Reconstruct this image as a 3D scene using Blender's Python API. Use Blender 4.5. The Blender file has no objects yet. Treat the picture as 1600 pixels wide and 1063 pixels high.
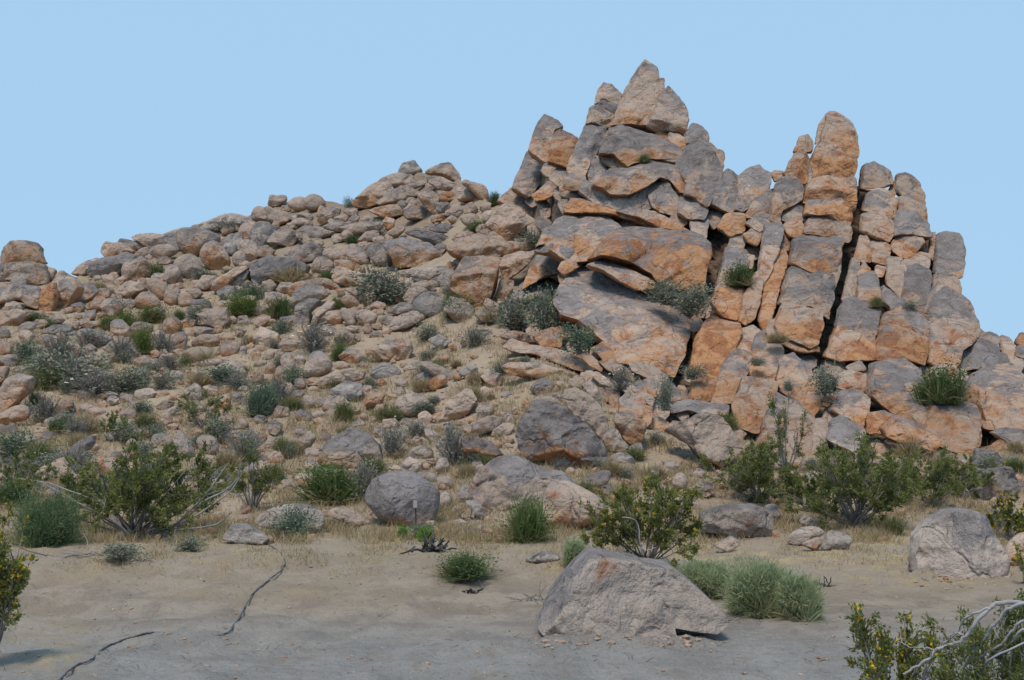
ROCKS = """
k|orange-brown block capping the leaning pillar left of the highest peak|54M|C|345,610 385,480 425,412 480,430 545,480 490,510 465,600 462,660 440,690 370,640|350,600 430,430
k|orange faceted block propped right of the leaning left pillar cap|72B|C|478,600 500,510 530,490 600,520 638,555 615,640 575,720 520,700 462,690|480,610 635,590
s|grey tilted slab forming the foot of the leaning left pillar|35B|C|240,850 290,740 330,640 440,690 430,720 460,780 400,830 370,880 350,900|
r|small tan block wedged at the foot of the leaning left pillar|43M|C|420,740 445,690 500,720 480,785 450,770|
r|rounded grey-tan rock filling the notch between left pillar and peak|34R|C|470,785 510,730 565,730 560,800 525,835|
r|orange-topped rock tucked below the notch left of the highest peak|62M|C|365,895 480,790 530,820 530,875 440,910 390,920|380,890 520,840
k|pointed cap of the stacked pillar hugging the summit's left side|34M|C|750,330 770,240 800,210 840,225 900,280 880,335 800,300|
k|dark grey block second from top in the stack beside the summit|18B|C|755,345 790,300 870,320 880,345 850,400 800,370|
k|pinkish block third from top in the stack beside the summit|33B|C|690,460 715,370 755,345 800,370 855,405 830,480 750,450|
k|long dark varnished block fourth down in the stack beside the summit|19B|C|610,645 650,550 690,470 750,450 810,480 790,560 750,640 720,680 660,645|
k|square tan block fifth down in the stack beside the summit|42B|C|575,750 600,655 690,645 715,690 680,770 620,760|
k|square grey-tan block at the bottom of the stack beside the summit|44B|C|550,840 560,765 640,760 685,775 660,850 600,850|
k|tall pointed summit block, the highest rock of the outcrop|34B|C|845,465 870,380 910,280 970,170 1040,92 1110,135 1120,200 1155,200 1165,260 1130,360 1075,460 960,455 900,460|870,450 1035,105
k|hunched summit block leaning against the right of the highest rock|34M|C|1075,460 1110,390 1160,270 1190,245 1250,310 1300,390 1305,440 1290,520 1200,490 1130,490|1300,500 1090,440
s|broad rust-stained shelf block directly under the two summit blocks|45B|C|835,490 900,465 1000,490 1110,530 1240,600 1265,660 1250,720 1150,690 1060,680 940,715 860,650 775,640 800,560 850,560|850,570 1255,670
r|small orange rock wedged under the hunched summit block|71R|C|1110,520 1180,480 1205,500 1195,550 1150,545|
r|rounded orange and grey rock at the right end under the summit|63R|C|1195,550 1210,505 1300,545 1310,590 1280,620 1220,580|
r|small pointed rock on the left rim of the rust-stained shelf|62M|C|790,575 820,495 850,550 815,575|
b|rounded grey boulder set into the face left of the curved shelf|25R|C|690,760 730,680 790,670 845,730 800,790 740,840|
r|tan lens-shaped rock between the two shelves below the summit|43M|C|750,650 850,650 940,712 900,735 850,715 800,690|
s|curved orange-rimmed shelf block arching across the face below the summit|54M|C|740,840 850,740 960,740 1060,690 1160,680 1250,740 1300,830 1290,880 1240,880 1190,820 1120,805 1060,850 980,890 860,900|860,800 1250,750
s|sagging grey slab curving under the arched shelf block|26M|C|655,870 690,800 780,860 880,900 1000,880 1070,860 1110,970 1000,980 880,975 740,940|
b|lumpy grey-tan boulder at the right end of the sagging slab|35M|C|1060,860 1110,805 1190,820 1230,890 1280,940 1250,1010 1150,990 1105,960|
k|dark rounded cap of the tower right of the summit|27R|C|1305,520 1345,455 1400,480 1435,530 1430,610 1370,580 1310,570|
k|large varnished tower block right of the shelves below the summit|36M|C|1255,690 1310,590 1370,575 1440,620 1500,700 1510,760 1470,850 1430,960 1340,890 1290,880 1300,820 1255,730|1290,800 1400,590
r|thin jagged fin behind the varnished tower block|52B|C|1430,610 1450,575 1490,630 1530,630 1525,720 1505,770 1470,700|
r|dark angular rock below the varnished tower block|36M|C|1260,1000 1285,885 1350,890 1440,990 1400,1040 1310,1030|1270,960 1430,990
s|pinkish tilted slab at the outcrop's left shoulder|51M|C|160,930 235,845 290,870 350,940 440,1000 400,1030 330,1010 240,970|170,940 420,1010
r|small grey rock in the gully left of the orange ledge|24R|C|380,930 415,895 465,950 440,985|
s|long thin orange ledge running along the top of the big rust face|81M|E|560,20 610,-70 690,-50 780,-15 900,20 1000,50 1140,112 1100,115 950,62 840,32 700,25|
s|smooth orange ledge rock at the right end of the long ledge|62M|E|880,10 1000,-8 1095,12 1180,50 1290,110 1330,132 1150,112 1020,52|
k|broad tan face block left of the rust cave face|54M|E|400,230 450,130 520,60 620,30 840,40 890,120 880,150 800,210 740,300 700,310 600,320 480,260 430,215|450,170 860,120
b|rounded grey boss at the lower left of the broad tan face|27R7|E|385,260 420,200 560,165 650,190 690,250 640,340 590,310 540,290 480,270|
k|massive rust-orange hollowed face block with a bluish grey top|84M|E|840,170 900,110 1140,110 1300,130 1400,160 1440,240 1420,330 1400,400 1385,520 1290,490 1120,440 1100,400 1000,350 800,300 740,310|840,200 1430,240
s|pale lens-shaped slab lying on the big tilted slab's upper edge|53M7|E|700,345 790,300 850,330 960,370 1080,420 1125,455 1080,480 990,485 900,430 800,380|740,348 1100,450
k|broken orange and grey blocks at the left edge of the rust face|65B4|E|300,480 340,380 400,270 500,280 530,310 520,390 440,400 400,420|
r|small orange rock on the left lip above the big tilted slab|62R6|E|520,360 550,310 620,320 640,350 560,390|
b|domed brown boulder left of the big tilted slab behind sagebrush|45R|E|240,545 300,460 400,410 480,420 515,460 520,580 430,540 330,560|
s|huge tilted slab with a smooth grey upper plane at the middle of the outcrop|54B|E|510,580 530,470 580,410 640,360 740,365 850,420 930,470 1000,490 1120,510 1270,560 1325,610 1300,740 1250,900 1200,1010 1080,950 960,930 880,920 800,810 700,740 640,690 540,660|650,410 1000,670;1000,670 1315,680
r|orange rock below the left edge of the huge tilted slab|62M|E|730,850 800,810 850,870 870,920 800,915|
b|orange-fronted boulder with a pale top at the outcrop's left foot|53B|E|85,100 130,50 190,-40 270,-10 330,40 430,120 350,115 270,150 250,190 180,190 110,130|95,95 330,100
s|flat tan slab resting on the wedge-shaped rock left of the outcrop|61M|E|135,220 210,195 340,205 355,240 270,260 185,270|
r|orange wedge pointing down over the dark crack left of the outcrop|61B|E|165,340 190,280 280,255 380,260 320,340 200,430|170,350 370,280
r|stubby orange rock inside the dark crack left of the outcrop|62M|E|150,500 165,430 250,440 210,560 140,560|
s|tan log-shaped rock above the layered ledges, left end|51R|E|155,760 250,735 340,760 350,800 280,800 180,790|
r|orange cracked block right of the log-shaped rock|61B|E|380,790 440,740 490,720 540,790 530,840 420,830|
r|small orange rock left of the shrub under the huge tilted slab|61M|E|510,720 600,715 600,765 550,785|
s|long bulging tan ledge, uppermost of the layered ledges|51M|E|190,840 240,790 370,830 540,860 660,910 740,970 700,1000 560,960 400,890 250,870|
s|thin tan ledge sandwiched between the layered ledges|61M|E|210,910 330,895 420,920 330,937 240,930|
s|long smooth orange ledge, lowest of the layered ledges|61M|E|175,960 240,930 420,945 540,980 610,1010 580,1040 430,1030 220,1010|
r|narrow tan rock at the right end of the layered ledges|61M|E|650,890 720,890 790,950 780,990 720,950|
s|tan slab sloping below the huge tilted slab's lower edge|51M|E|770,930 860,920 950,980 1020,1030 940,1040 830,980|
s|greyish slab right beside the dark crack under the huge tilted slab|42M|E|960,940 1030,930 1120,970 1190,1010 1180,1050 1080,1030 990,990|
b|rounded tan boulder just above the squared lower blocks by the crack|42R|M|965,140 1000,120 1080,160 1060,240 1020,230 970,190|
r|egg-shaped pale rock below the layered ledges|41R|M|640,100 680,85 750,130 760,175 700,150|
r|tan rock propping the lowest layered ledge|51M|M|515,140 560,110 610,150 590,190 530,180|
r|flat pale rock under the left part of the lowest layered ledge|41M|M|415,140 480,150 530,190 460,188|
s|large pale slab leaning on the grey pyramid boulder's upper side|41M|M|480,260 485,200 560,190 640,240 700,310 740,380 740,470 700,490 650,440 560,370 510,310|
b|big dark grey pyramid boulder with an orange broken base|58B|M|190,480 230,380 290,270 350,260 430,300 560,380 640,440 700,510 740,600 735,670 620,680 500,660 380,650 250,610 200,560|430,510 350,265;350,265 430,510;740,610 210,530
r|tan rock peeking from behind the grey pyramid boulder's tip|41R|M|270,280 310,240 400,235 470,280 480,310 430,300 350,262|
r|narrow upright tan rock, leftmost of the squared lower blocks|51B|M|690,180 720,190 750,260 720,270|
k|upright tan block second from left among the squared lower blocks|51B|M|730,190 810,200 830,320 790,330 750,260|
k|squat pale-topped cube among the squared lower blocks|51B|M|825,250 860,215 930,225 970,260 965,360 900,350 820,330|822,275 968,285
s|tan slab lying above the squat pale-topped cube|41M|M|890,190 980,210 1030,250 1010,295 960,250|
k|narrow orange block right of the squat pale-topped cube|61B|M|970,290 1020,310 1010,390 980,420 960,360|
r|tan rock above the large pale leaning slab|41M|M|590,170 640,145 680,190 710,260 690,300 640,230|
k|broad pinkish block below the squat pale-topped cube|52M|M|790,340 870,340 970,390 975,440 940,540 880,520 820,460 790,400|
r|tan rock at the lower right of the large pale leaning slab|41M|M|710,500 760,440 800,440 830,500 870,540 830,580 760,570|
s|flat grey slab bridging the dark hollow above the pale boulder|26B|M|1140,310 1170,270 1250,260 1350,270 1480,290 1470,355 1340,340 1250,320 1150,340|1140,320 1480,320
b|pale domed boulder below the flat bridging slab|43B|M|1105,440 1230,380 1330,340 1420,365 1500,460 1560,560 1430,660 1310,600 1240,520 1180,480|1320,610 1200,400
r|small tan rock left of the pale domed boulder|41M|M|1095,440 1150,390 1210,400 1180,445|
r|low grey rock right of the grey pyramid boulder's base|24R|M|735,640 800,580 880,590 925,650 840,655|
b|purple-grey rock with a red underside above the central creosote|57R|M|580,770 640,720 720,690 770,700 740,780 640,800|740,790 590,775
b|large grey-topped split boulder behind the bright green bush|45M|J|865,420 930,330 1000,285 1080,275 1180,320 1280,340 1350,400 1340,450 1200,480 1210,520 1000,535 950,520 880,450|965,525 965,320;970,340 1330,410
b|rough tan boulder right of the bright green bush|51R|M|330,870 390,770 480,750 560,790 690,860 730,920 700,1000 560,1040 440,1050 350,1050|
b|round smooth grey boulder with a vertical crack at the foot of the slope|38R|O|105,430 150,300 260,200 400,160 560,130 700,160 800,230 940,320 985,420 960,580 930,700 820,790 700,820 500,790 260,710 180,600 110,500|
r|pale grey rock behind the round cracked boulder|32R|O|700,150 860,120 960,180 960,260 880,270 800,220|
r|upper of two ball-shaped rocks beside the round cracked boulder|51R|O|970,230 1000,195 1100,200 1165,250 1150,330 1060,375 990,340|
r|lower of two ball-shaped rocks beside the round cracked boulder|31R|O|990,450 1050,390 1130,420 1145,500 1080,590 1000,550|
r|pale upright rock left of the split boulder's hollow|11M|O|1230,420 1290,290 1360,300 1360,390 1400,460 1330,500 1240,490|
r|pale sloping rock inside the split boulder's hollow|11M|O|1320,500 1420,490 1520,560 1540,730 1420,640|
b|grey faceted boulder above the green shrub on the lower slope|47B|J|180,250 250,190 330,145 400,170 450,230 465,300 400,280 330,250 250,240|200,240 460,260
r|rusty broken rock under the grey faceted boulder|72M|J|170,310 200,240 330,245 385,310 350,330 250,325|
r|upright pale rock left of the grey faceted boulder|41M|J|70,270 80,200 130,160 160,190 110,265|
r|flat pale rock above the round cracked boulder|31R|J|580,280 600,240 660,225 700,250 690,292 620,292|
r|small pale rock right of the white-flowered shrub|41M|J|590,215 620,185 650,195 640,225|
b|grey cap rock with a vivid orange hollow beneath, beside dry twigs|96M|J|845,270 830,200 900,185 980,220 1022,270 950,300 880,295|1020,275 850,245
r|pale rock above the orange-hollowed cap rock|41M|J|835,150 880,120 960,90 1020,100 990,150 900,180|
r|small vivid orange rock front of the pale rock on lower slope|91M|J|858,165 890,132 920,160 905,188 865,185|
b|rounded pinkish boulder at the middle of the lower slope|41R|H|850,590 900,545 980,530 1060,570 1065,640 990,672 870,665|
r|reddish orange rock left of the rounded pinkish boulder|80M|H|670,570 720,505 790,540 770,600 680,615|
r|grey low rock above the reddish orange rock|23R|H|700,400 770,340 850,360 900,410 850,450 720,445|
b|tan boulder with a grey patch beside the dry grass clearing|52M|H|720,280 790,210 940,190 960,260 940,330 800,325 730,325|730,270 950,240
r|white flat diamond-shaped rock on the dry grass clearing|20B|H|1060,205 1130,175 1200,210 1140,262|
s|tan slab tilted over an orange wedge on the grass clearing|41M|H|1010,340 1080,340 1230,410 1230,450 1180,470 1060,400|
r|orange wedge under the tilted tan slab|90M|H|1040,490 1100,430 1160,420 1175,470 1100,512|
r|smooth pale rock right of the tilted tan slab|21R|H|1240,410 1290,360 1370,370 1350,415 1290,430|
s|broad pale grey slab left of the reddish orange rock|23M|H|430,530 560,460 650,480 650,540 590,572 520,550|
s|pinkish sloping slab below the cracked dome|52M|H|340,485 480,400 580,380 670,400 650,450 480,475|
r|short tan log rock below the bright little shrub|51R|H|450,385 500,330 580,350 570,385|
b|pale dome scored with vertical cracks beside the rock cluster|42R|H|280,445 310,340 370,260 450,310 470,370 420,415 330,435|
r|tall orange leaf-shaped rock in the cracked orange cluster|61R|H|145,340 180,280 230,300 240,380 210,425|
r|orange sliver left of the leaf-shaped rock|51M|H|108,335 130,270 180,270 150,335|
r|orange split rock at the foot of the cracked orange cluster|71R|H|120,465 125,365 180,370 200,440 170,472|
r|grey-orange rock between split rock and cluster's left end|61R|H|60,425 60,350 110,340 120,415|
r|rounded orange rock at the cracked cluster's lower left|61R|H|-30,470 0,400 45,410 42,475|
r|flat tan rock over the cracked cluster's left end|41M|H|-10,370 5,330 60,330 62,370|
r|small tan rock topping the cracked orange cluster|41R|H|50,322 90,270 120,280 105,325|
r|orange shard on the upper left of the ribbed dome|71M|B|200,870 240,800 330,780 350,810 260,855|
b|ribbed grey-orange dome among the stacked boulders at mid slope|45M|B|220,960 240,860 330,800 410,820 440,880 380,905 300,925|
k|dark upright block under the ribbed dome|35B|B|240,1063 260,930 330,895 400,910 330,980 325,1063|250,960 390,915
r|tan curved slice right of the dark upright block|41M|B|340,1060 380,970 440,910 490,920 460,970 400,1000 375,1063|
r|orange pebble-shaped rock in the slice cluster|61R|B|420,1025 440,970 510,980 540,1030 500,1063|
r|pale leaf-shaped rock in the slice cluster|41R|B|515,960 560,950 630,1030 610,1066 560,1055|
r|pale fin at the right end of the slice cluster|41M|B|600,970 680,960 750,1000 720,1066 650,1045|
r|rounded pale rock nested under the curved orange rock|51R|B|525,885 590,865 640,900 640,948 580,952 530,925|
r|curved orange rock hooding the rounded pale rock|61M|B|540,840 620,832 680,880 670,950 645,905 590,865|
s|long orange plank of rock under the small dark shrub|62M|B|355,770 450,780 530,840 470,845 380,812|
b|round grey mottled boulder right of the grey sagebrush|26R|B|980,900 1050,850 1110,860 1170,930 1170,990 1090,1005 1020,995 960,950|
b|tan boulder behind the round grey mottled boulder|42M|B|910,895 970,810 1060,790 1110,850 1050,852 980,905 960,940|
r|low grey rock left of the round grey mottled boulder|34M|B|810,975 900,920 960,930 1000,980 900,995|
b|pale block with a jagged crest under the round grey mottled boulder|41M|H|820,135 850,70 990,20 1020,80 940,122 860,145|
b|rounded brown boulder, leftmost of the mid-slope bench row|53R|B|345,725 370,650 430,640 480,690 460,745 390,755|
r|tan rock leaning in the mid-slope bench row|42M|B|420,610 460,575 550,600 570,660 490,655 430,635|
b|domed grey-tan boulder in the mid-slope bench row|44R|B|560,570 620,560 690,620 700,692 620,682 570,652|
s|orange ledge under the domed grey-tan bench boulder|71M|B|490,660 570,665 670,710 630,742 540,722 500,702|
r|orange rock at the base of the mid-slope bench row|61M|B|480,765 510,700 600,730 670,750 650,802 560,812 500,795|
b|dark rounded boulder left of the wide blue-topped boulder|34R|B|690,600 700,560 780,570 830,620 830,682 760,692 710,645|
b|wide boulder with a bluish flat top and shaded brown front|56B|B|780,555 900,520 1060,560 1140,640 1130,692 940,705 870,705 840,630|785,575 1135,620
s|bluish dark slab lying behind the wide blue-topped boulder|18B|B|920,490 1010,470 1160,510 1220,560 1170,572 1060,542|
s|small dark slab uppermost behind the wide blue-topped boulder|18B|B|1070,465 1140,440 1240,460 1200,492 1110,482|
r|tan leaning plank of rock left of the dark slabs|41M|B|780,525 830,480 900,440 910,470 860,515|
r|tan rock left of the leaning plank below the far summit|41M|B|635,535 680,490 745,480 750,512 690,542|
r|orange rock under the broad pinkish boulder|81M|B|1170,705 1190,670 1240,690 1215,725|
b|broad smooth pinkish boulder left of the outcrop's foot|51M|B|1180,605 1240,540 1430,470 1510,530 1540,590 1490,652 1330,640 1250,642|1185,610 1530,580
k|blocky orange and grey boulder on the edge of the dark crack|73B|B|1200,830 1215,760 1240,720 1290,640 1400,650 1490,700 1480,790 1440,900 1390,965 1330,945|1220,770 1485,750
r|small rounded rock at the wide boulder's lower right|31R|B|960,772 1010,735 1060,760 1050,795 990,795|
r|pale grey upright rock left of the blocky orange boulder|23M|B|1130,785 1160,710 1220,730 1210,805 1160,855|
s|low grey-brown slab under the wide blue-topped boulder|33M|B|920,725 1160,690 1150,735 1060,782 940,752|
k|grey knob crowning the far left summit|35M|B|880,125 910,70 970,55 1020,110 960,132 900,132|
b|orange double-humped rock right of the grey summit knob|52M|B|1040,122 1140,75 1190,65 1240,120 1260,192 1200,162 1150,132|
b|tan rock at the far summit's right shoulder|51R|B|1270,192 1290,165 1340,190 1410,200 1430,282 1380,292 1340,232|
s|large tan sloping slab on the far summit's left flank|52M|B|600,305 690,230 790,150 830,200 870,260 860,300 700,332 620,332|
r|tan rock directly below the grey summit knob, left|41M|B|790,155 860,130 960,140 960,190 860,202 830,192|
s|grey slanting slab at the centre of the far summit|44M|B|740,305 840,230 920,210 1000,240 1000,262 860,312 780,322|
r|small bar-shaped rock under the orange double hump|41B|B|960,192 1060,160 1070,190 980,208|
k|grey block right of the slanted crack on the far summit|43B|B|1000,255 1080,240 1130,280 1110,320 1090,372 1040,312|
k|tan wedge block below the slanted crack on the far summit|42B|B|910,365 980,290 1040,320 1080,370 1030,402 940,402|
s|tan slab below the orange double-humped rock|41M|B|1060,172 1150,160 1250,200 1220,242 1130,222|
r|orange rock under the far summit's right slab|71M|B|1120,232 1220,250 1240,292 1140,292|
r|tan rock beneath the far summit's right shoulder|42M|B|1240,212 1340,230 1370,292 1250,292|
s|orange low ledge along the far summit's foot|61M|B|700,352 860,320 920,370 800,402|
r|round pale rock standing right below the far summit|41R|B|1190,352 1230,315 1270,340 1260,392 1210,397|
r|dark grey rock left of the round pale rock below far summit|25M|B|1100,312 1180,305 1190,350 1130,362|
r|low orange rock left below the round pale rock|61M|B|1080,392 1180,370 1170,412 1090,422|
r|tan rock right below the round pale rock|41R|B|1260,392 1330,375 1380,400 1340,452 1280,432|
b|pink domed rock on the skyline left of the far summit|41R|B|300,295 340,255 400,270 430,320 370,352 310,342|
r|small tan rock perched on the skyline farther left of the domed rock|41M|B|80,315 100,265 180,265 185,290 130,322|
r|tan rock adjoining the pink domed skyline rock|41R|B|190,305 270,270 310,290 300,352 230,342|
s|broad tan slab below the perched skyline rock|41M|B|0,385 80,345 200,370 220,420 150,442 50,405|
b|purple-grey rounded boulder above the long grey slab|26R|B|-30,500 0,430 70,430 130,480 70,562 0,592|
r|tan rock with a dark foot left of the far summit|43M|B|380,415 430,345 520,340 500,400 420,432|
s|small grey slab below the dark-footed tan rock|34M|B|410,455 500,420 570,440 520,482|
s|wide smooth tan slab at the far summit's lower left|42M|B|500,465 640,430 780,430 760,470 600,505|
s|grey slab left of the wide smooth tan slab|34M|B|250,495 300,450 400,460 480,500 380,532 270,522|
r|little tan rock right of the broad skyline slab|41R|B|200,442 260,400 320,410 300,442|
r|little tan rock under the pink domed skyline rock|41R|B|240,385 310,365 350,390 330,422|
s|long smooth blue-grey slab lying across the upper left slope|27M|B|-20,690 80,640 240,660 330,700 300,752 120,772 0,805|
s|grey-tan sloping slab above the long blue-grey slab|34M|B|190,605 350,560 420,600 400,640 280,682 200,662|
k|weathered cap block of the small tower at the far left edge|62M|A|15,690 35,590 80,555 170,545 240,560 260,650 280,680 150,687|
k|wide grey-tan block under the far left tower's cap|43B|A|50,780 60,690 200,680 280,690 290,800 170,812 140,792|
k|dark block at the photo's left border under the tower cap|35B|A|-30,700 45,690 45,782 -30,785|
r|tan block at the right foot of the far left tower|51M|A|280,700 340,720 330,772 290,792|
r|pale rock set in front of the far left tower|31R|A|70,802 100,755 160,770 150,822 90,824|
s|long low slab beneath the far left tower|44M|A|-30,840 100,815 240,820 270,880 250,962 140,905 -30,935|
k|orange upright slab below the far left tower|81M|A|250,965 270,850 340,790 350,880 330,972 280,985|
k|pale wedge-topped block with a brown shaded front near the far left tower|62B|A|345,880 350,780 400,735 480,790 500,830 470,870 400,965 355,965|348,850 495,825
r|brown rock behind the pale wedge-topped block|61R|A|340,765 380,720 410,750 350,792|
r|grey tilted rock right of the pale wedge-topped block|44B|A|450,915 500,820 560,800 600,850 560,892 510,922|
r|rounded orange rock below the grey tilted rock on the left slope|61R|A|520,955 570,905 640,920 640,962 570,972|
s|tan flat rock at the left border below the tower|51M|A|-30,985 120,960 200,990 100,1066 -30,1066|
s|dark purple overhanging slab on the left skyline's shoulder|38M|A|555,745 580,670 700,640 780,610 840,640 800,682 740,732 640,768|
r|tan slab tucked left of the dark purple overhanging slab|53M|A|460,745 490,700 580,650 640,660 580,692 540,752|
r|tan rock atop the left skyline's lowest step|51M|A|635,612 660,550 740,560 830,600 760,642 680,652|
s|thin dark plate jutting on the left skyline|45B|A|735,565 760,530 860,550 900,575 830,592|
s|pointed tan slab topping the left skyline's second step|41M|A|830,525 870,500 990,505 1060,520 1000,562 930,582|
r|small tan rock under the thin dark plate|41R|A|840,612 910,575 920,620 870,652|
b|brown boulder right of the dark purple overhanging slab|52M|A|770,775 780,680 880,640 930,690 940,742 850,785|
r|tan rock left of the big round skyline boulder|41R|A|915,632 940,580 1040,560 1100,600 1050,632 980,652|
r|purple-grey rock touching the big round skyline boulder|26M|A|1000,525 1090,490 1120,600 1050,602|
b|big round tan boulder with a purple patch near the left skyline|45R|A|1095,535 1110,480 1200,460 1270,480 1350,510 1330,560 1240,602 1200,642 1120,605|
b|egg-shaped brown boulder leaning under the big round one|62R|A|1230,625 1280,550 1350,550 1420,660 1390,722 1320,714 1260,682|
b|rounded tan boulder left of the egg-shaped brown boulder|41R|A|1070,692 1110,640 1190,620 1250,700 1230,762 1180,772 1110,742|
r|small ball rock right of the egg-shaped brown boulder|41R|A|1430,645 1470,600 1510,630 1500,682 1450,692|
b|rounded pinkish boulder upper right of the small ball rock|42R|A|1460,575 1510,530 1580,560 1580,662 1510,655|
r|grey leaning rock above the small ball rock|24M|A|1380,595 1420,510 1490,500 1490,560 1440,625|
s|smooth pale sloping slab forming the left skyline|30M|A|1190,455 1290,425 1410,378 1540,395 1550,430 1400,455 1290,485|
s|thin tan slab between the pale skyline slab and the pointed slab|41M|A|1000,505 1110,470 1200,455 1180,482 1080,514|
b|tan and grey boulder right of the skyline's small shrub|52R|A|1470,495 1500,430 1580,430 1580,515 1510,545|
r|tan rock at the right skyline end of the pale slab|41R|A|1545,400 1575,330 1640,345 1650,390 1600,420|
r|orange rock under the dark little shrub on the left slope|61R|A|820,925 880,850 960,870 1000,950 900,965|
b|orange-topped boulder right under the dark little shrub|61R|A|900,805 940,770 1000,790 1040,830 1010,905 960,872|
b|left one of two upright rounded orange boulders|61R|A|1010,905 1030,820 1080,805 1110,850 1100,932 1040,937|
b|right one of two upright rounded orange boulders|52R|A|1095,935 1110,860 1150,850 1190,910 1170,945|
r|grey-tan rock above the two upright orange boulders|43M|A|1020,775 1030,700 1090,690 1110,740 1070,802|
s|long orange-edged slab slanting above the yellow-green shrub|61M|A|1310,835 1340,780 1480,700 1530,710 1420,790 1350,855|
r|dark rock propped on the slanting orange-edged slab|37M|A|1410,785 1480,730 1540,730 1500,792 1430,835|
r|tan rock left of the slanting orange-edged slab|41M|A|1200,825 1260,760 1340,760 1320,802 1270,835|
r|orange-tan rock left of the dark little shrub|51M|A|710,865 800,790 880,800 900,840 800,885|
r|grey rock beneath the slanting orange-edged slab|25M|A|1350,855 1400,820 1450,830 1430,885 1370,895|
s|pale slanted slab pointing right on the left slope|40B|G|1215,40 1270,10 1390,5 1412,90 1370,132 1300,112|1225,60 1405,40
r|upright brown rock left of the long log-like stones|52M|G|1060,255 1055,180 1130,150 1150,190 1140,265|
r|flat tan rock on top of the log-like stones|41M|G|1150,185 1200,120 1300,130 1330,160 1250,172 1180,202|
r|tan rounded stone second from top in the log-like pile|52R|G|1170,237 1230,170 1300,170 1360,210 1320,247 1240,242|
r|thick log-like tan stone in the left slope pile|51R|G|1110,305 1170,250 1290,245 1310,300 1200,335|
b|square-shouldered brown rock right of the log-like stones|51R|G|1360,295 1370,220 1440,205 1480,250 1450,302 1400,315|
s|long thin stone lying beneath the log-like pile|41R|G|1150,365 1280,320 1390,320 1420,340 1280,365|
r|small stone plugged between log-like pile and square brown rock|51R|G|1318,295 1330,245 1357,250 1350,298|
r|upright pale stone right of the square-shouldered brown rock|31M|G|1470,305 1490,240 1520,250 1510,315|
b|tan angular boulder left of the yellow-green round bush|51M|G|640,255 700,210 800,190 780,260 740,295 680,285|
b|pale smooth boulder left of the green shrubs row|22R|G|480,145 560,130 690,180 690,210 620,235 580,205|
s|flat bluish slab in the upper left brush|25M|G|235,155 320,115 440,110 440,150 330,170|
r|white rounded rock above the flat bluish slab|30R|G|105,135 160,90 220,100 200,150 130,158|
s|grey flat rock at the left border amid brush|34M|G|-30,310 70,295 130,320 80,362 -30,375|
b|large orange-tan slab-sided rock at the left border|62M|G|-40,600 20,530 60,450 110,410 210,430 190,500 140,560 100,605 40,645 -30,650|50,460 205,450
b|rounded orange rock at the left border below the slab-sided one|61R|G|-30,720 60,620 170,600 180,690 100,702 30,725|
r|orange pointed rock right of the olive shrub on left slope|61M|G|310,685 350,600 440,570 450,600 400,665|
r|orange rock right beside the orange pointed rock|51M|G|410,665 470,600 500,620 500,665|
r|white flat stone under the grey left brush|21M|G|240,395 300,370 350,380 320,412|
s|pale thin slab above the large left border rock|31M|G|60,395 130,365 230,380 200,408|
r|brown rock squeezed at the left border above the slab-sided rock|61M|G|-20,370 50,370 40,440 -20,485|
r|pale standing stone among grey brush|31R|G|595,415 620,380 670,420 640,445|
r|narrow upright stone in the left scree|41M|G|580,335 590,280 620,285 627,335|
r|tan stone left of the narrow upright stone|41M|G|510,325 560,295 580,340 535,345|
r|pale stone above the dark twiggy shrub|41M|G|985,325 1000,285 1040,310 1020,335|
r|flat orange stone below the grey left brush|51M|G|600,545 680,520 730,540 640,562|
r|pale flat stone left of the upper small creosote|31M|G|1000,655 1080,610 1110,630 1040,672|
r|dark-edged flat stone above the pale flat stone|43M|G|965,615 1010,580 1080,585 1010,632|
r|tan rounded stone left of the blue-green sage|41R|G|1170,415 1200,380 1260,390 1270,432|
b|grey angular boulder behind the large left creosote|35B|G|400,935 470,840 560,790 580,840 500,915|410,900 575,830
b|tan boulder behind the left creosote's bare branches|41M|G|220,1040 260,1000 390,930 450,940 500,1050 380,1080|
r|white small rock above the large left creosote|20R|G|640,795 690,765 720,790 690,822|
r|pale tall rock showing behind the left creosote's top|32M|G|1080,860 1100,750 1150,800 1200,900 1180,935 1060,925|
r|whitish rock right of the left creosote's top|21R|G|1480,805 1530,790 1580,820 1580,875 1520,860|
r|small orange stone at the left border scree|61R|G|80,815 100,790 160,795 130,828|
k|dark upright block filling the saddle right of the summit tower|36M|D|80,510 130,390 165,360 220,395 225,450 190,555 150,540|
k|angular brown block right of the dark saddle block|45B|D|220,395 275,345 320,335 365,390 355,450 240,552 205,540 225,450|225,440 362,430
r|grey layered rock below the angular brown saddle block|44M|D|260,575 300,500 370,450 385,500 370,572 300,582|
k|tall grey-brown column left of the main pinnacle|45M|D|375,595 380,520 400,430 440,395 500,415 515,450 510,500 430,540 420,602|
r|jagged grey rock leaning on the main pinnacle's lower left|35M|D|430,545 500,500 540,530 542,590 480,605 430,592|
k|orange lower block of the two balanced left of the pinnacle|61R|D|445,370 470,310 500,270 545,280 555,340 540,410 510,427|
r|brown thumb-shaped rock balanced left of the main pinnacle|51R|D|490,265 520,200 550,190 570,215 565,268 520,264|
r|tiny orange rock on the saddle skyline|61R|D|378,372 400,360 430,365 420,392 400,402|
b|plump orange boulder jammed over the dark gully|71R|D|130,625 160,570 210,565 250,570 245,642 180,668|
r|orange block jammed right of the plump orange boulder|61R|D|250,662 290,635 330,650 310,712 270,692|
b|ball-shaped tan boulder jammed above the black cleft|61R|D|440,622 470,590 510,590 527,640 500,672 460,664|
r|grey rubble rock above the jammed orange block|35M|D|260,605 320,565 375,570 370,622 320,642|
k|grey split post below the plump orange boulder|35B|D|175,732 190,660 230,640 250,680 240,732|
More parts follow.
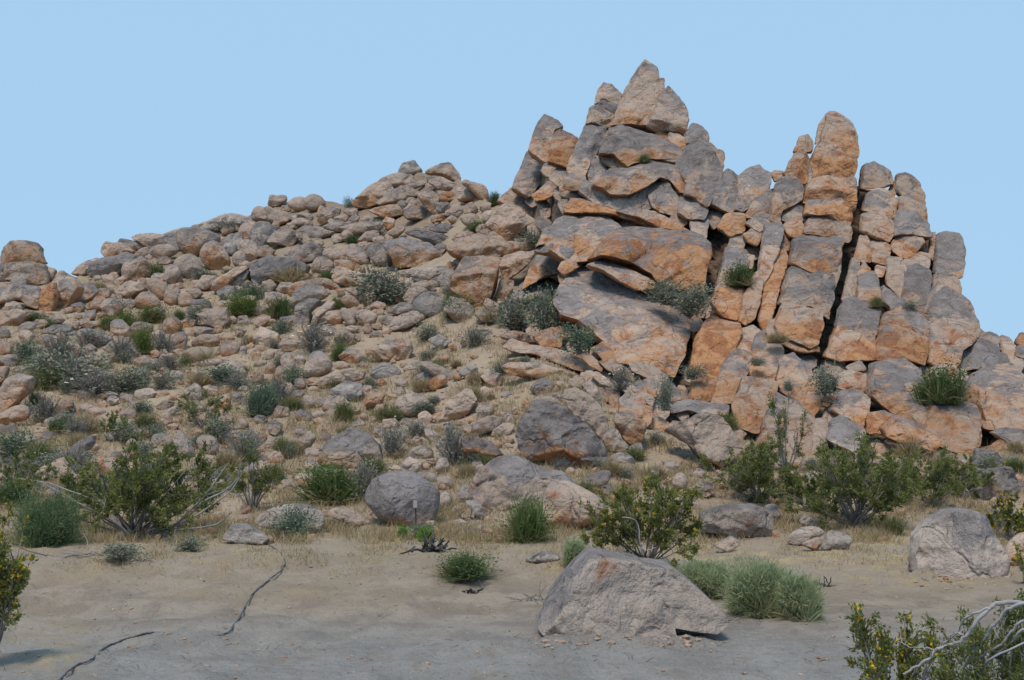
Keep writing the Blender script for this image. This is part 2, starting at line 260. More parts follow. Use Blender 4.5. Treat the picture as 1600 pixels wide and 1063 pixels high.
k|pale-topped post above the pinnacle ledge shrub|44B|D|105,965 160,735 248,745 245,865 200,890 130,900|
k|rusty block under the pinnacle ledge shrub|82M|F|95,130 130,70 170,45 235,50 240,110 215,212 150,192|
r|pale little stone right of the pale-topped post|31M|D|250,805 260,755 295,765 285,815|
k|slim grey column above the rusty narrow strips|44B|D|315,845 340,700 345,620 420,615 425,660 400,740 375,830 330,905|
k|slim orange column right of the slim grey column|81M|D|365,840 410,730 447,730 450,790 410,905 360,1005 330,965|
k|short grey block capping the slim orange column|54B|D|412,728 425,640 467,640 460,732|
k|orange narrow strip left of centre under the ledge shrub|61M|F|225,212 245,110 300,0 340,-20 320,100 300,200 260,232|
k|orange narrow strip right of its twin beneath the slim columns|71M|F|320,205 345,90 400,-20 420,30 380,190 340,262|
r|small squarish rock beneath the orange narrow strips|51R|F|360,262 375,215 420,220 410,292 370,294|
r|pale sliver on the main pinnacle's left top|31B|D|590,225 610,140 635,95 652,130 625,192|
k|tapered tan tip of the main right-hand pinnacle|51M|D|620,205 650,93 690,95 735,120 760,200 770,300 710,312 630,235|
k|tan block second from top of the main pinnacle|61M|D|570,325 600,250 630,225 720,300 767,310 760,390 690,412 580,405|
k|orange-tan block third from top of the main pinnacle|61B|D|545,505 560,410 640,405 747,410 757,470 752,560 690,502 600,505|
k|hollowed orange block fourth from top of the main pinnacle|72B|D|543,565 560,502 690,500 740,560 742,622 640,572|
k|knobbly tan block at the foot of the main pinnacle|52M|D|528,655 550,590 640,570 720,600 742,660 720,702 640,664 540,664|
k|dark narrow slice along the main pinnacle's left side|36B|D|550,440 560,330 600,230 622,240 580,400 560,450|
k|orange-topped dark block below the main pinnacle|65B|D|470,795 490,690 540,665 640,665 697,690 692,760 660,855 560,832|480,720 690,720
k|thin strip beside the orange-topped dark block|52B|D|652,880 690,755 710,760 702,840 655,965 640,1005|
k|large dark flat-faced block below the orange-topped dark block|45B|D|415,985 470,822 560,832 655,862 650,980 630,1066 550,1005 430,995|
k|orange layered rock below the large dark flat-faced block|61M|F|400,245 440,140 560,170 612,190 602,322 560,342 420,282|
r|low orange rock at the foot of the layered orange rock|61R|F|430,325 500,300 600,340 600,364 510,364|
k|cap block of the stack right of the main pinnacle|44M|D|810,442 815,340 860,330 930,370 942,420 890,442|
r|thin tan layer under the right stack's cap block|51M|D|822,448 860,425 950,470 962,502 880,462|
k|dark bulging block third in the stack right of the pinnacle|55R|D|815,545 830,470 880,460 957,500 952,582 870,562|
k|tan bulging block fourth in the stack right of the pinnacle|51R|D|800,645 815,570 870,556 947,600 932,692 860,672|
k|narrow orange shard under the tan bulging block|51M|D|775,772 800,670 830,670 845,785 800,784|
k|grey-tan squared rock under the tan bulging block|43B|D|838,695 880,680 932,720 917,802 850,784|
k|tall pale pillar segment below the orange shard|33B|D|715,965 760,780 790,780 792,850 782,955 740,980|
r|small oval rock between the pillar segments|61R|D|785,855 820,790 842,830 838,855|
k|grey flaky pillar segment above the brown dome|44B|D|788,958 800,855 850,840 872,880 892,962 840,974|
r|small tan chip right of the grey flaky segment|51M|D|870,855 880,810 917,820 902,855|
b|brown dome with a grey top below the right stack|66R|F|690,225 720,130 790,100 850,125 887,170 872,260 857,335 780,285 690,245|700,190 882,200
k|orange block under the brown dome|71M|F|645,385 690,245 780,285 857,345 852,402 700,402|
k|pointed tan cap of the rightmost tall stack|43M|D|975,445 980,380 1010,375 1060,420 1092,480 1092,522 1010,482|
k|tan block second from top of the rightmost tall stack|52M|D|975,555 980,490 1020,480 1092,520 1107,612 1040,572|
k|dark block third from top of the rightmost tall stack|36B|D|945,675 970,560 1040,570 1112,620 1122,682 1050,662 1000,662|
k|round brown bulge midway down the rightmost tall stack|64R|D|950,725 980,650 1050,640 1092,690 1060,752 1000,764|
k|grey squared rock below the round brown bulge|33B|D|1000,785 1060,745 1122,760 1112,832 1020,814|
k|pale vertical flake left of the squared grey rock|51B|D|928,890 930,770 990,780 1010,850 1022,940 990,962|
k|dark scalloped block low on the rightmost tall stack|46M|D|1010,835 1060,805 1117,840 1122,960 1112,1066 1030,1014 1000,962|
r|small tan knob left of the rightmost stack's cap|51R|D|935,455 960,410 977,420 962,472|
k|orange streaked block at the base of the rightmost stack|82M|F|858,404 880,290 910,190 960,182 1040,290 1102,332 1092,424 950,394|
k|dark diagonal band of rock over the orange streaked block|55M|F|912,60 960,110 1040,170 1114,230 1114,322 1040,284 960,182 908,130|
k|dark slab standing at the outcrop's right shoulder|47B|D|1150,835 1165,670 1200,650 1260,665 1282,760 1267,862 1200,862|
r|tan ledge rock under the dark right shoulder slab|52M|D|1140,915 1150,850 1250,860 1272,910 1252,964|
r|pale sliver left of the dark right shoulder slab|51B|D|1125,765 1135,660 1155,655 1142,775|
k|big pale streaked face at the outcrop's right end|54M|F|1118,404 1118,120 1150,50 1250,110 1300,150 1332,230 1342,290 1250,352 1242,434 1150,424|
b|purple-grey boulder over a dark slot at the right end|37B|N|720,685 760,570 880,440 1000,410 1120,460 1205,520 1195,740 1090,805 940,752 820,765|950,640 900,445
r|grey knob on the right skyline step|33R|N|1060,342 1160,322 1265,380 1240,452 1180,494 1080,422|
k|pale upright fin on the right skyline|33B|N|1280,405 1310,362 1392,410 1425,480 1420,642 1340,624 1310,502|
r|orange-lit rock at the right border skyline|61M|N|1485,425 1540,335 1640,340 1640,480 1520,480|
r|dark rock under the orange-lit right border rock|35M|N|1435,525 1520,490 1640,500 1640,645 1500,605|
r|small grey step rock on the right skyline slope|33M|N|925,240 1000,270 1072,330 1050,412 960,372|
b|large tan boulder with a dark shadowed foot at the right border|63M|F|1318,505 1400,450 1510,420 1570,520 1640,600 1640,740 1480,742 1370,712 1340,602|1335,560 1630,590
s|grey flat slab below the large tan right border boulder|55M|F|1420,744 1480,728 1640,740 1640,830 1500,794|
r|orange rounded rock under the grey flat right slab|61R|F|1405,825 1480,770 1522,790 1492,855|
k|big block with a grey patch and dark undercut low right of centre|54B|F|843,564 868,420 990,410 1062,460 1102,580 1107,692 1102,722 960,654|1100,670 855,545
k|orange square rock under the undercut block|82M|F|838,745 843,660 900,650 962,670 932,745|
k|orange wedge with a flat tilted face under the undercut block|71B|F|908,725 970,668 1062,710 1162,790 1142,834 1040,804 930,764|1150,805 925,740
k|tan block with a grey lower corner right of the undercut block|53B|F|1115,745 1118,570 1200,590 1312,620 1342,660 1342,802 1302,854 1240,824 1160,784|1335,760 1125,640
s|tan ledge above the dark green right cliff shrub|51M|F|1143,444 1200,428 1292,450 1312,492 1150,502|
k|pale loaf-shaped block above the grey wedge-topped cube|51R|F|693,535 700,470 760,453 832,470 822,553 760,548|
k|tan cube with a banded front left of the black slit|53B|F|663,645 690,560 780,548 834,580 822,662 802,714 740,674|670,640 828,630
k|bluish grey block under the banded tan cube|35B|F|648,775 670,690 710,668 802,730 802,862 700,804|655,720 800,740
k|slim tan post left of the bluish grey block|51B|F|553,805 590,690 642,680 632,772 560,864|
r|small orange bead of rock in the crack by the banded cube|61R|F|628,594 650,563 687,570 672,602|
r|pale lump above the loaf-shaped block|41R|F|738,434 800,410 822,450 760,457|
k|big smooth orange block right of the black crack|91B|F|-5,444 20,330 60,230 100,198 222,230 222,280 182,390 130,492 40,484|30,280 220,285
k|brown foot block under the big smooth orange block|71M|F|-5,595 10,474 122,500 92,594|
k|orange leaning block right of the big smooth orange block|63B|F|200,362 240,260 290,243 332,280 282,372|205,340 325,300
k|pale orange leaning base block above the flat bridging slab|52B|F|98,604 150,430 200,362 282,372 252,472 202,604|
k|brown rounded-top block between the leaning cracks|64M|F|263,454 310,290 350,268 422,350 422,420 402,514 330,504|280,400 420,400
k|orange base block below the brown rounded-top block|61M|F|198,624 250,490 330,502 392,520 372,642 312,744 220,704|
k|greyish layered block right of the second leaning crack|53M|F|408,504 430,390 480,378 552,440 572,490 522,614 430,554|
k|narrow orange block right of the greyish layered block|61B|F|538,604 570,490 612,500 612,590 577,674 530,654|
k|large pinkish face behind the right creosotes|52M|F|318,804 370,640 400,568 500,620 562,680 572,720 532,874 480,904 380,854 330,814|
b|big freestanding grey-brown boulder on the sand near the right border|34B|L|600,630 605,480 650,420 720,385 790,380 840,410 890,500 930,580 935,650 860,665 720,655|780,660 800,390
b|dark brown boulder cut by the right border|64R|L|945,565 970,500 1030,460 1080,500 1080,600 960,612|
k|square grey-purple boulder above the right yellow-flowered bush|36B|L|815,292 830,220 960,205 990,260 985,332 850,327|
r|dark rock sitting on the square grey-purple boulder|38B|L|830,205 840,135 900,140 945,180 930,207|
r|pale stone with rounded top on the right sand edge, left of a pair|31R|L|65,505 110,455 180,440 235,465 200,492 120,524|
r|pale blocky stone, right of the pair on the sand edge|31M|L|205,535 250,460 330,480 315,550|
r|orange underside stone between the pale pair|61M|L|130,515 200,485 220,500 190,545|
r|flat pinkish stone behind the pale pair|31M|L|125,432 150,395 240,430 210,454|
b|wide grey-purple boulder right of the central creosote|35M|K|920,385 930,290 1040,260 1160,260 1240,310 1240,402 1100,404 990,390|
r|pale rock right behind the wide grey-purple boulder|31R|K|1190,285 1260,250 1292,310 1250,344|
r|flat tan stone at the foot of the wide grey-purple boulder|41M|K|980,445 1060,400 1102,430 1050,484|
b|big angular foreground boulder lying on the sand|35B|K|180,800 250,660 330,560 420,465 630,500 640,515 760,530 830,580 920,660 1005,750 1012,790 965,828 860,815 775,800 795,870 740,892 600,898 370,892 290,882|215,800 412,485
r|low grey stone half buried in the sand left of the foreground boulder|13R|K|110,508 170,480 240,470 282,500 270,524 150,524|
b|pale low boulder half hidden behind the small blue-green shrub|32R|I|1010,430 1080,370 1200,350 1290,375 1310,430 1280,472 1100,465|
r|tan wedge stone right of the pale low boulder|41M|J|215,545 240,515 310,515 425,580 350,594 270,565|
r|flat grey stone where the cable leaves the dry grass|24M|I|895,495 940,430 1010,440 1082,490 1060,514 960,509|
"""
SHRUBS = """
e|dark green shrub on the ledge of the right-hand pinnacles|1157|447|48|36
e|large dark green shrub beside the grey slab on the outcrop's right|1475|630|82|56
s|pale sage shrub on the shelf right of the huge tilted slab, upper one|1040|474|56|34
s|pale sage shrub at the lower end of the shelf by the black cleft|1082|490|60|44
s|grey-green shrub beside the loaf-shaped block on the outcrop|1290|616|42|42
e|tiny green tuft beside the brown dome on the outcrop|1368|480|22|16
e|tiny dark green tuft high on the face below the summit|1005|255|20|12
e|little dark shrub on the skyline at the outcrop's left shoulder|771|322|22|20
s|blue-grey shrub beside the orange-fronted boulder at the outcrop's foot|833|388|42|28
e|bright green low shrub left of the orange-fronted boulder|748|364|38|16
s|pale sage, left one of the pair above the layered ledges|802|515|66|52
s|green sage, right one of the pair above the layered ledges|848|513|50|56
s|green sage under the lower left edge of the huge tilted slab|905|553|48|42
w|white-flecked twiggy shrub at the end of the layered ledges|970|610|46|36
e|dark green shrub at the foot of the blocky orange boulder|714|497|52|36
s|biggest grey sagebrush on the mid slope among boulders|603|474|78|54
e|small olive tuft at the foot of the biggest grey sagebrush|628|472|26|14
e|dark green cushion shrub over the long orange rock plank|512|443|36|18
e|small dark shrub above the domed bench boulder|550|380|24|12
s|grey-green shrub near the leaning plank of rock below the far summit|585|364|28|20
s|dark little shrub at the left foot of the far summit|546|328|16|18
s|grey shrub on the smooth pale skyline slab|358|364|40|20
e|dark green dome shrub on the left slope among orange boulders|240|437|44|24
s|small grey-green shrub under the egg-shaped brown boulder|316|438|34|16
e|yellow-green shrub, widest on the upper left slope|385|494|58|34
s|blue-green shrub right behind the widest yellow-green shrub|390|470|58|26
d|straw-coloured dry tuft on the long blue-grey slab's edge|455|444|66|26
e|dark green shrub left of the ribbed dome|436|497|42|30
s|small blue-green sage below the ribbed dome|440|522|36|22
e|green shrub in the row below the rounded orange rocks, largest|241|504|48|26
e|yellow-green bush in the row left of the green shrub|198|518|46|32
e|small yellow-green bush at the left end of the row|168|514|28|20
e|small round green bush at the right end of the row|280|500|18|16
s|grey-green shrub touching the pale slanted slab|303|510|28|28
s|grey shrub left above the green row on the left slope|180|494|28|26
e|dark green spread shrub near the left border upper slope|45|505|42|18
e|fresh green little bush by the white rounded rock|68|512|32|16
e|round yellow-green bush standing out on the left slope|225|553|42|42
w|grey twiggy bush right of the round yellow-green bush|256|556|38|36
w|large grey twiggy bush above the blue slabs on the left|95|560|56|38
w|tan twiggy bush beside the pale smooth boulder|140|542|44|26
s|green-grey sage near the left border, upper of two|45|567|40|32
s|grey sage near the left border, lower of two|62|582|46|26
e|olive bush left of the big grey brush patch|72|608|64|32
s|big grey brush patch on the left slope|112|606|96|56
w|white-specked grey brush right of the big brush patch|150|620|76|38
s|grey brush patch left of the flat orange stone|198|613|60|38
e|small olive bush right of the large left border rock|57|638|24|28
e|olive tuft above the grey brush patch|156|580|30|14
w|dark twiggy bush on the left scree|265|580|36|22
s|blue-green sage beside the split orange rocks|348|601|54|28
w|white-flowered bush beside the cracked dome|490|550|54|44
e|bright green small bush right of the cracked dome|530|563|30|24
e|flat olive bush below the pinkish sloping slab|521|607|30|14
e|blue-green bush with grey twigs at the slope's centre left|412|648|52|50
w|whitish twig bush behind the blue-green bush|436|636|48|44
e|dark olive cushion bush right of the blue-green bush|460|641|32|18
s|small round blue-green bush on bare ground|222|648|32|20
e|olive-brown bush left of the rounded pinkish boulder|535|658|34|30
e|olive-brown low bush under the reddish orange rock|607|660|46|24
e|dark olive bush left of the upright pale rock|441|714|34|30
w|white-flowered shrub beside the grey faceted boulder|612|712|46|46
w|dry grey twig shrub beside the vivid orange hollow|708|724|56|56
s|grey-green shrub behind the left creosote's top|202|692|46|32
e|small dark bush above the left border creosote|90|674|36|18
e|bright green shrub left of the round cracked boulder, fairly large|517|784|104|58
w|grey twig shrub between bright green shrub and round boulder|572|782|56|56
e|vivid green dome bush in front of the split boulder|815|846|76|64
s|blue-green soft shrub in front of the pale low boulder|462|840|70|46
l|lime green tuft, left one of two beside the stake|630|843|22|22
l|lime green tuft, right one of two beside the stake|663|847|24|24
e|low green weed clump alone on the sand|726|902|92|38
g|dark green broom bush left of the large creosote|75|852|140|100
e|small green bush behind the dark green broom bush|22|792|70|44
g|feathery light green bush right of the foreground boulder, tallest of its clump|1190|957|140|94
g|feathery light green bush at the right end of the clump beside the foreground boulder|1247|968|88|84
g|yellow-green feathery bush directly behind the foreground boulder|1105|930|130|66
g|wispy green bush at the foreground boulder's left shoulder|900|888|56|52
e|olive bush on the dry ground right of the large creosote|428|757|34|32
s|pale grey-green weed on the dry grass below the large creosote|195|876|60|24
s|small grey-green weed right of the pale weed|295|862|44|24
e|green bush at the right border of the cliff foot|1585|735|36|18
s|grey shrub at the foot of the grey flat right slab|1540|738|36|28
e|olive shrub at the pale domed boulder's right side|1140|672|34|26
s|thin grey shrub in the crack right of the layered rocks|1040|640|30|50
e|olive shrub under the low grey rock by the pyramid boulder|990|720|44|20
s|pale green scrub patch at the left border below the scree|18|722|60|44
e|olive scrub left of the large creosote's top|70|726|64|36
s|greyish green scrub above the dark green broom bush|52|748|70|34
w|dry grey brush behind the large creosote's left branches|112|745|60|44
w|dry grey brush behind the large creosote's right side|385|720|56|44
s|dusty sage above the large creosote's right side|345|688|50|34
s|dusty sage between the blue-green bush and the white-flowered bush|462|600|40|26
w|dry brush left of the orange pointed rock on the slope|72|660|54|36
w|dry grass-grey brush below the square-shouldered brown rock|372|610|44|24
s|dusty sage below the wide boulder with a bluish top|655|470|36|22
w|dry brush left of the yellow-green round bush|190|560|46|30
s|dusty sage on the open clearing below the round mottled boulder|668|530|38|22
w|dry brush at the right of the sagebrush pair over the layered ledges|742|540|44|26
e|olive clump behind the round cracked boulder's left side|585|742|44|26
"""
import bpy, math, random
import numpy as np
from mathutils import noise as mnoise, Vector
F=1716.0; HY=690.0; CAMH=1.7
scene=bpy.context.scene
COL=scene.collection
rng=np.random.default_rng(7)
random.seed(7)
REG={'A':(0,240,3.9375),'B':(400,240,3.9375),'C':(740,80,3.9375),'D':(1080,150,3.0365),'E':(740,330,3.9375),
'F':(1080,430,3.0365),'G':(0,480,3.9375),'H':(400,480,3.9375),'I':(0,650,2.574),'J':(440,620,2.952),
'K':(780,700,2.929),'L':(1200,650,2.575),'M':(760,560,3.9375),'N':(1400,480,7.875),'O':(560,720,7.875)}

# ---------------------------------------------------------------- depth of the terrain along each view direction
TAB={
 0:   [(850,16),(800,21),(700,30),(600,38),(500,50),(440,62),(400,75),(300,110)],
 300: [(850,16),(800,21),(700,30),(600,38),(500,52),(420,66),(350,82),(300,105)],
 600: [(850,16),(780,22.5),(700,29),(600,37),(500,47),(420,58),(340,72),(260,84)],
 780: [(850,16),(780,22.5),(700,28),(600,34),(500,42),(420,50),(340,58),(280,66)],
 900: [(850,16),(780,22),(700,26.5),(640,29.5),(560,35),(500,38.5),(420,41),(340,44),(250,47),(120,51)],
 1100:[(900,13.9),(850,17.5),(780,22.5),(720,27),(640,31),(560,34),(480,37),(400,40),(300,44),(200,48),(100,52)],
 1300:[(900,13.9),(850,17.5),(790,22.5),(720,27),(640,30),(560,33),(480,36),(400,39),(300,42.5),(180,46)],
 1500:[(920,13.2),(850,17.5),(790,22.5),(720,27),(640,30),(560,33),(480,36),(360,41),(250,46)],
 1620:[(920,13.2),(850,17.5),(790,22.5),(720,27),(640,30),(560,34),(520,38),(400,48)],
}
NEAR=[(6000,CAMH*F/5310),(2600,CAMH*F/1910),(1600,CAMH*F/910),(1300,CAMH*F/610),(1063,CAMH*F/373),(1000,CAMH*F/310)]
YS=np.concatenate([np.arange(0,1100,4.0),np.arange(1100,1700,20.0),np.arange(1700,6001,100.0)])
XS=np.array(sorted(TAB))
PROF=[]
for k in XS:
    c=sorted(TAB[k]+NEAR+[(960,10.8 if k<1000 else CAMH*F/270)]+([(872,12.9),(900,12.35),(935,11.35)] if k<1000 else []))
    ys=np.array([p[0] for p in c],float); ds=np.log([p[1] for p in c])
    v=np.interp(YS,ys,ds)
    sl=(ds[1]-ds[0])/(ys[1]-ys[0]); v=np.where(YS<ys[0],ds[0]+sl*(YS-ys[0]),v)
    PROF.append(v)
PROF=np.array(PROF)
# smooth the profiles a little along y
for _ in range(3):
    q=PROF.copy(); q[:,1:-1]=(PROF[:,:-2]+2*PROF[:,1:-1]+PROF[:,2:])/4; PROF[:,:260]=q[:,:260]
def D(x,y):
    x=np.asarray(x,float); y=np.asarray(y,float)
    x,y=np.broadcast_arrays(x,y)
    xc=np.clip(x,XS[0],XS[-1])
    yi=np.clip(np.interp(y,YS,np.arange(len(YS))),0,len(YS)-1.001)
    xi=np.clip(np.interp(xc,XS,np.arange(len(XS))),0,len(XS)-1.001)
    y0=yi.astype(int); x0=xi.astype(int); fy=yi-y0; fx=xi-x0
    fx=fx*fx*(3-2*fx)
    g=lambda a,b:PROF[a,b]
    v=(g(x0,y0)*(1-fx)+g(x0+1,y0)*fx)*(1-fy)+(g(x0,y0+1)*(1-fx)+g(x0+1,y0+1)*fx)*fy
    return np.exp(v)
def unproj(x,y,d):
    return np.stack([(np.asarray(x)-800)/F*d, np.asarray(d)*np.ones_like(np.asarray(x,float)), CAMH+(HY-np.asarray(y))/F*d],-1)
SKY=[(-600,470),(-200,428),(0,422),(70,425),(110,438),(130,430),(200,394),(300,362),(395,336),(415,324),(440,318),(480,311),(505,311),(540,322),(590,306),(615,285),(636,271),(695,270),(722,284),(750,300),(765,316),(800,310),(850,265),(900,225),(950,185),(1000,165),(1060,210),(1100,250),(1150,300),(1250,285),(1300,262),(1340,290),(1440,330),(1480,430),(1505,500),(1530,532),(1560,548),(1600,548),(1800,585),(2300,640)]
def skyline(x): return np.interp(x,[p[0] for p in SKY],[p[1] for p in SKY])
CLB=[(770,0),(775,520),(800,560),(900,610),(1010,690),(1090,700),(1240,720),(1530,720),(1640,700)]
def cliff_base(x): return np.interp(x,[770,800,900,1010,1090,1240,1530,1640,1700],[480,540,600,680,690,720,720,690,650])
def in_cliff(x,y):
    x=np.asarray(x,float); y=np.asarray(y,float)
    a=np.clip((x-790-np.clip((400-y),0,200)*-0.0)/40,0,1)
    b=np.clip((cliff_base(x)-y)/25,0,1)
    return a*b
def link(o,parent=None):
    COL.objects.link(o)
    if parent is not None: o.parent=parent
    return o
def mesh_np(name,verts,faces,mat,smooth=True):
    """faces: (n,k) int array or list of lists"""
    me=bpy.data.meshes.new(name)
    if isinstance(faces,np.ndarray):
        n,k=faces.shape
        me.vertices.add(len(verts)); me.vertices.foreach_set('co',np.asarray(verts,np.float32).ravel())
        me.loops.add(n*k); me.loops.foreach_set('vertex_index',faces.astype(np.int32).ravel())
        me.polygons.add(n); me.polygons.foreach_set('loop_start',np.arange(0,n*k,k,dtype=np.int32))
        me.polygons.foreach_set('use_smooth',np.full(n,smooth))
        me.update(calc_edges=True)
    else:
        me.from_pydata([tuple(v) for v in verts],[],faces); 
        me.polygons.foreach_set('use_smooth',np.full(len(me.polygons),smooth)); me.update()
    if mat: me.materials.append(mat)
    return me

# ---------------------------------------------------------------- materials
class NT:
    def __init__(s,name):
        s.m=bpy.data.materials.new(name); s.m.use_nodes=True; s.t=s.m.node_tree; s.n=s.t.nodes; s.l=s.t.links
        s.b=s.n['Principled BSDF']; s.b.inputs['Roughness'].default_value=0.95
        s.b.inputs['Specular IOR Level'].default_value=0.15
    def new(s,t,**k):
        o=s.n.new(t)
        for a,v in k.items(): setattr(o,a,v)
        return o
    def con(s,a,b): s.l.new(a,b)
    def val(s,sock,v):
        if isinstance(v,(int,float)): sock.default_value=v
        elif isinstance(v,tuple): sock.default_value=v if len(v)==4 else (*v,1) if sock.type=='RGBA' else v
        else: s.con(v,sock)
    def math(s,op,a,b=0.0,c=None,clamp=False):
        o=s.new('ShaderNodeMath',operation=op,use_clamp=clamp)
        s.val(o.inputs[0],a); s.val(o.inputs[1],b)
        if c is not None: s.val(o.inputs[2],c)
        return o.outputs[0]
    def mix(s,f,a,b,bt='MIX'):
        o=s.new('ShaderNodeMix',data_type='RGBA',blend_type=bt)
        s.val(o.inputs[0],f); s.val(o.inputs[6],a); s.val(o.inputs[7],b)
        return o.outputs[2]
    def noise(s,vec,scale,detail=5,rough=0.55,dist=0.0):
        o=s.new('ShaderNodeTexNoise'); o.inputs['Scale'].default_value=scale; o.inputs['Detail'].default_value=detail
        o.inputs['Roughness'].default_value=rough; o.inputs['Distortion'].default_value=dist
        s.con(vec,o.inputs['Vector']); return o.outputs['Fac']
    def ramp(s,v,a,b):
        o=s.new('ShaderNodeMapRange',interpolation_type='SMOOTHSTEP'); s.val(o.inputs['Value'],v)
        o.inputs['From Min'].default_value=a; o.inputs['From Max'].default_value=b
        return o.outputs['Result']
    def bump(s,h,strength,dist,prev=None):
        o=s.new('ShaderNodeBump'); o.inputs['Strength'].default_value=strength; o.inputs['Distance'].default_value=dist
        s.con(h,o.inputs['Height'])
        if prev is not None: s.con(prev,o.inputs['Normal'])
        return o.outputs['Normal']

def rock_material():
    t=NT('weathered_granite')
    tc=t.new('ShaderNodeTexCoord'); oi=t.new('ShaderNodeObjectInfo'); geo=t.new('ShaderNodeNewGeometry')
    off=t.new('ShaderNodeVectorMath',operation='MULTIPLY_ADD')
    comb=t.new('ShaderNodeCombineXYZ')
    for i in range(3): t.con(oi.outputs['Random'],comb.inputs[i])
    t.con(comb.outputs[0],off.inputs[0]); off.inputs[1].default_value=(91,57,73); t.con(tc.outputs['Object'],off.inputs[2])
    v=off.outputs[0]
    aw=t.new('ShaderNodeAttribute',attribute_type='OBJECT',attribute_name='warm').outputs['Fac']
    ap=t.new('ShaderNodeAttribute',attribute_type='OBJECT',attribute_name='patina').outputs['Fac']
    av=t.new('ShaderNodeAttribute',attribute_type='OBJECT',attribute_name='tone').outputs['Fac']
    sx=t.new('ShaderNodeSeparateXYZ'); t.con(geo.outputs['Normal'],sx.inputs[0]); nz=sx.outputs['Z']
    big=t.noise(v,0.7,4,0.6,0.6); mid=t.noise(v,2.3,6,0.62,0.4); fine=t.noise(v,9,6,0.65); gr=t.noise(v,45,3,0.7)
    base=t.mix(t.ramp(mid,0.35,0.65),(0.435,0.325,0.255),(0.345,0.265,0.22))
    base=t.mix(t.ramp(aw,0.10,0.45),t.mix(t.ramp(mid,0.35,0.65),(0.37,0.325,0.295),(0.285,0.25,0.232)),base)
    w=t.math('ADD',t.math('MULTIPLY',aw,1.15),t.math('MULTIPLY',t.math('SUBTRACT',big,0.5),1.3))
    w=t.math('ADD',w,t.math('MULTIPLY',t.math('SUBTRACT',mid,0.5),0.8))
    w=t.math('ADD',w,t.math('MULTIPLY',nz,-0.30))
    sg=t.new('ShaderNodeSeparateXYZ'); t.con(tc.outputs['Generated'],sg.inputs[0]); gz=t.math('SUBTRACT',sg.outputs['Z'],0.5)   # fresh broken foot, weathered head of each rock
    w=t.math('ADD',w,t.math('MULTIPLY',gz,-0.40))
    base=t.mix(t.math('MULTIPLY',t.ramp(w,0.40,0.95),0.88),base,(0.46,0.215,0.085))
    # deep rust stains
    rust=t.ramp(t.math('ADD',t.noise(v,1.3,6,0.62,1.4),t.math('MULTIPLY',aw,0.20)),0.63,0.78)
    base=t.mix(t.math('MULTIPLY',rust,0.85),base,(0.28,0.105,0.042))
    # pale weathered skin
    pale=t.ramp(t.noise(v,1.0,6,0.62,0.8),0.54,0.68)
    base=t.mix(t.math('MULTIPLY',pale,0.45),base,(0.45,0.375,0.315))
    # desert varnish
    pm=t.math('ADD',t.noise(v,0.8,9,0.68,1.0),t.math('MULTIPLY',ap,0.42))
    pm=t.math('ADD',pm,t.math('MULTIPLY',nz,0.14))
    pm=t.math('ADD',pm,t.math('MULTIPLY',gz,0.22))
    pm=t.ramp(pm,0.75,0.86)
    varn=t.mix(t.ramp(mid,0.35,0.65),(0.125,0.112,0.115),(0.235,0.215,0.218))
    base=t.mix(t.math('MULTIPLY',pm,0.88),base,varn)
    # lichen and mineral speckle
    sp=t.ramp(fine,0.54,0.68)
    base=t.mix(t.math('MULTIPLY',sp,0.5),base,(0.15,0.115,0.10))
    base=t.mix(t.math('MULTIPLY',t.ramp(gr,0.52,0.72),0.45),base,(0.50,0.44,0.39))
    g2=t.noise(v,24,4,0.75)
    base=t.mix(t.math('MULTIPLY',t.ramp(g2,0.55,0.70),0.45),base,(0.14,0.11,0.10))
    tone=t.math('ADD',t.math('MULTIPLY',fine,0.5),t.math('ADD',av,-0.25))
    tc2=t.new('ShaderNodeCombineColor')
    for i in range(3): t.con(tone,tc2.inputs[i])
    base=t.mix(1.0,base,tc2.outputs[0],'MULTIPLY')
    t.con(base,t.b.inputs['Base Color'])
    # relief: fractures, pits, grain
    vo=t.new('ShaderNodeTexVoronoi',feature='DISTANCE_TO_EDGE'); vo.inputs['Scale'].default_value=0.8
    dv=t.new('ShaderNodeVectorMath',operation='MULTIPLY_ADD'); 
    nc=t.new('ShaderNodeTexNoise'); nc.inputs['Scale'].default_value=1.2; nc.inputs['Detail'].default_value=4; t.con(v,nc.inputs['Vector'])
    t.con(nc.outputs['Color'],dv.inputs[0]); dv.inputs[1].default_value=(1.3,1.3,1.3); t.con(v,dv.inputs[2]); t.con(dv.outputs[0],vo.inputs['Vector'])
    crack=t.ramp(vo.outputs['Distance'],0.0,0.05)
    vf=t.new('ShaderNodeTexVoronoi',feature='F1'); vf.inputs['Scale'].default_value=1.7; t.con(dv.outputs[0],vf.inputs['Vector'])
    vg=t.new('ShaderNodeTexVoronoi',feature='F1'); vg.inputs['Scale'].default_value=5.5; t.con(dv.outputs[0],vg.inputs['Vector'])
    n=t.bump(mid,0.8,0.20); n=t.bump(vf.outputs['Distance'],0.5,0.14,n); n=t.bump(vg.outputs['Distance'],0.5,0.05,n); n=t.bump(fine,0.75,0.06,n); n=t.bump(crack,0.6,0.06,n); n=t.bump(gr,0.5,0.014,n)
    t.con(n,t.b.inputs['Normal'])
    return t.m

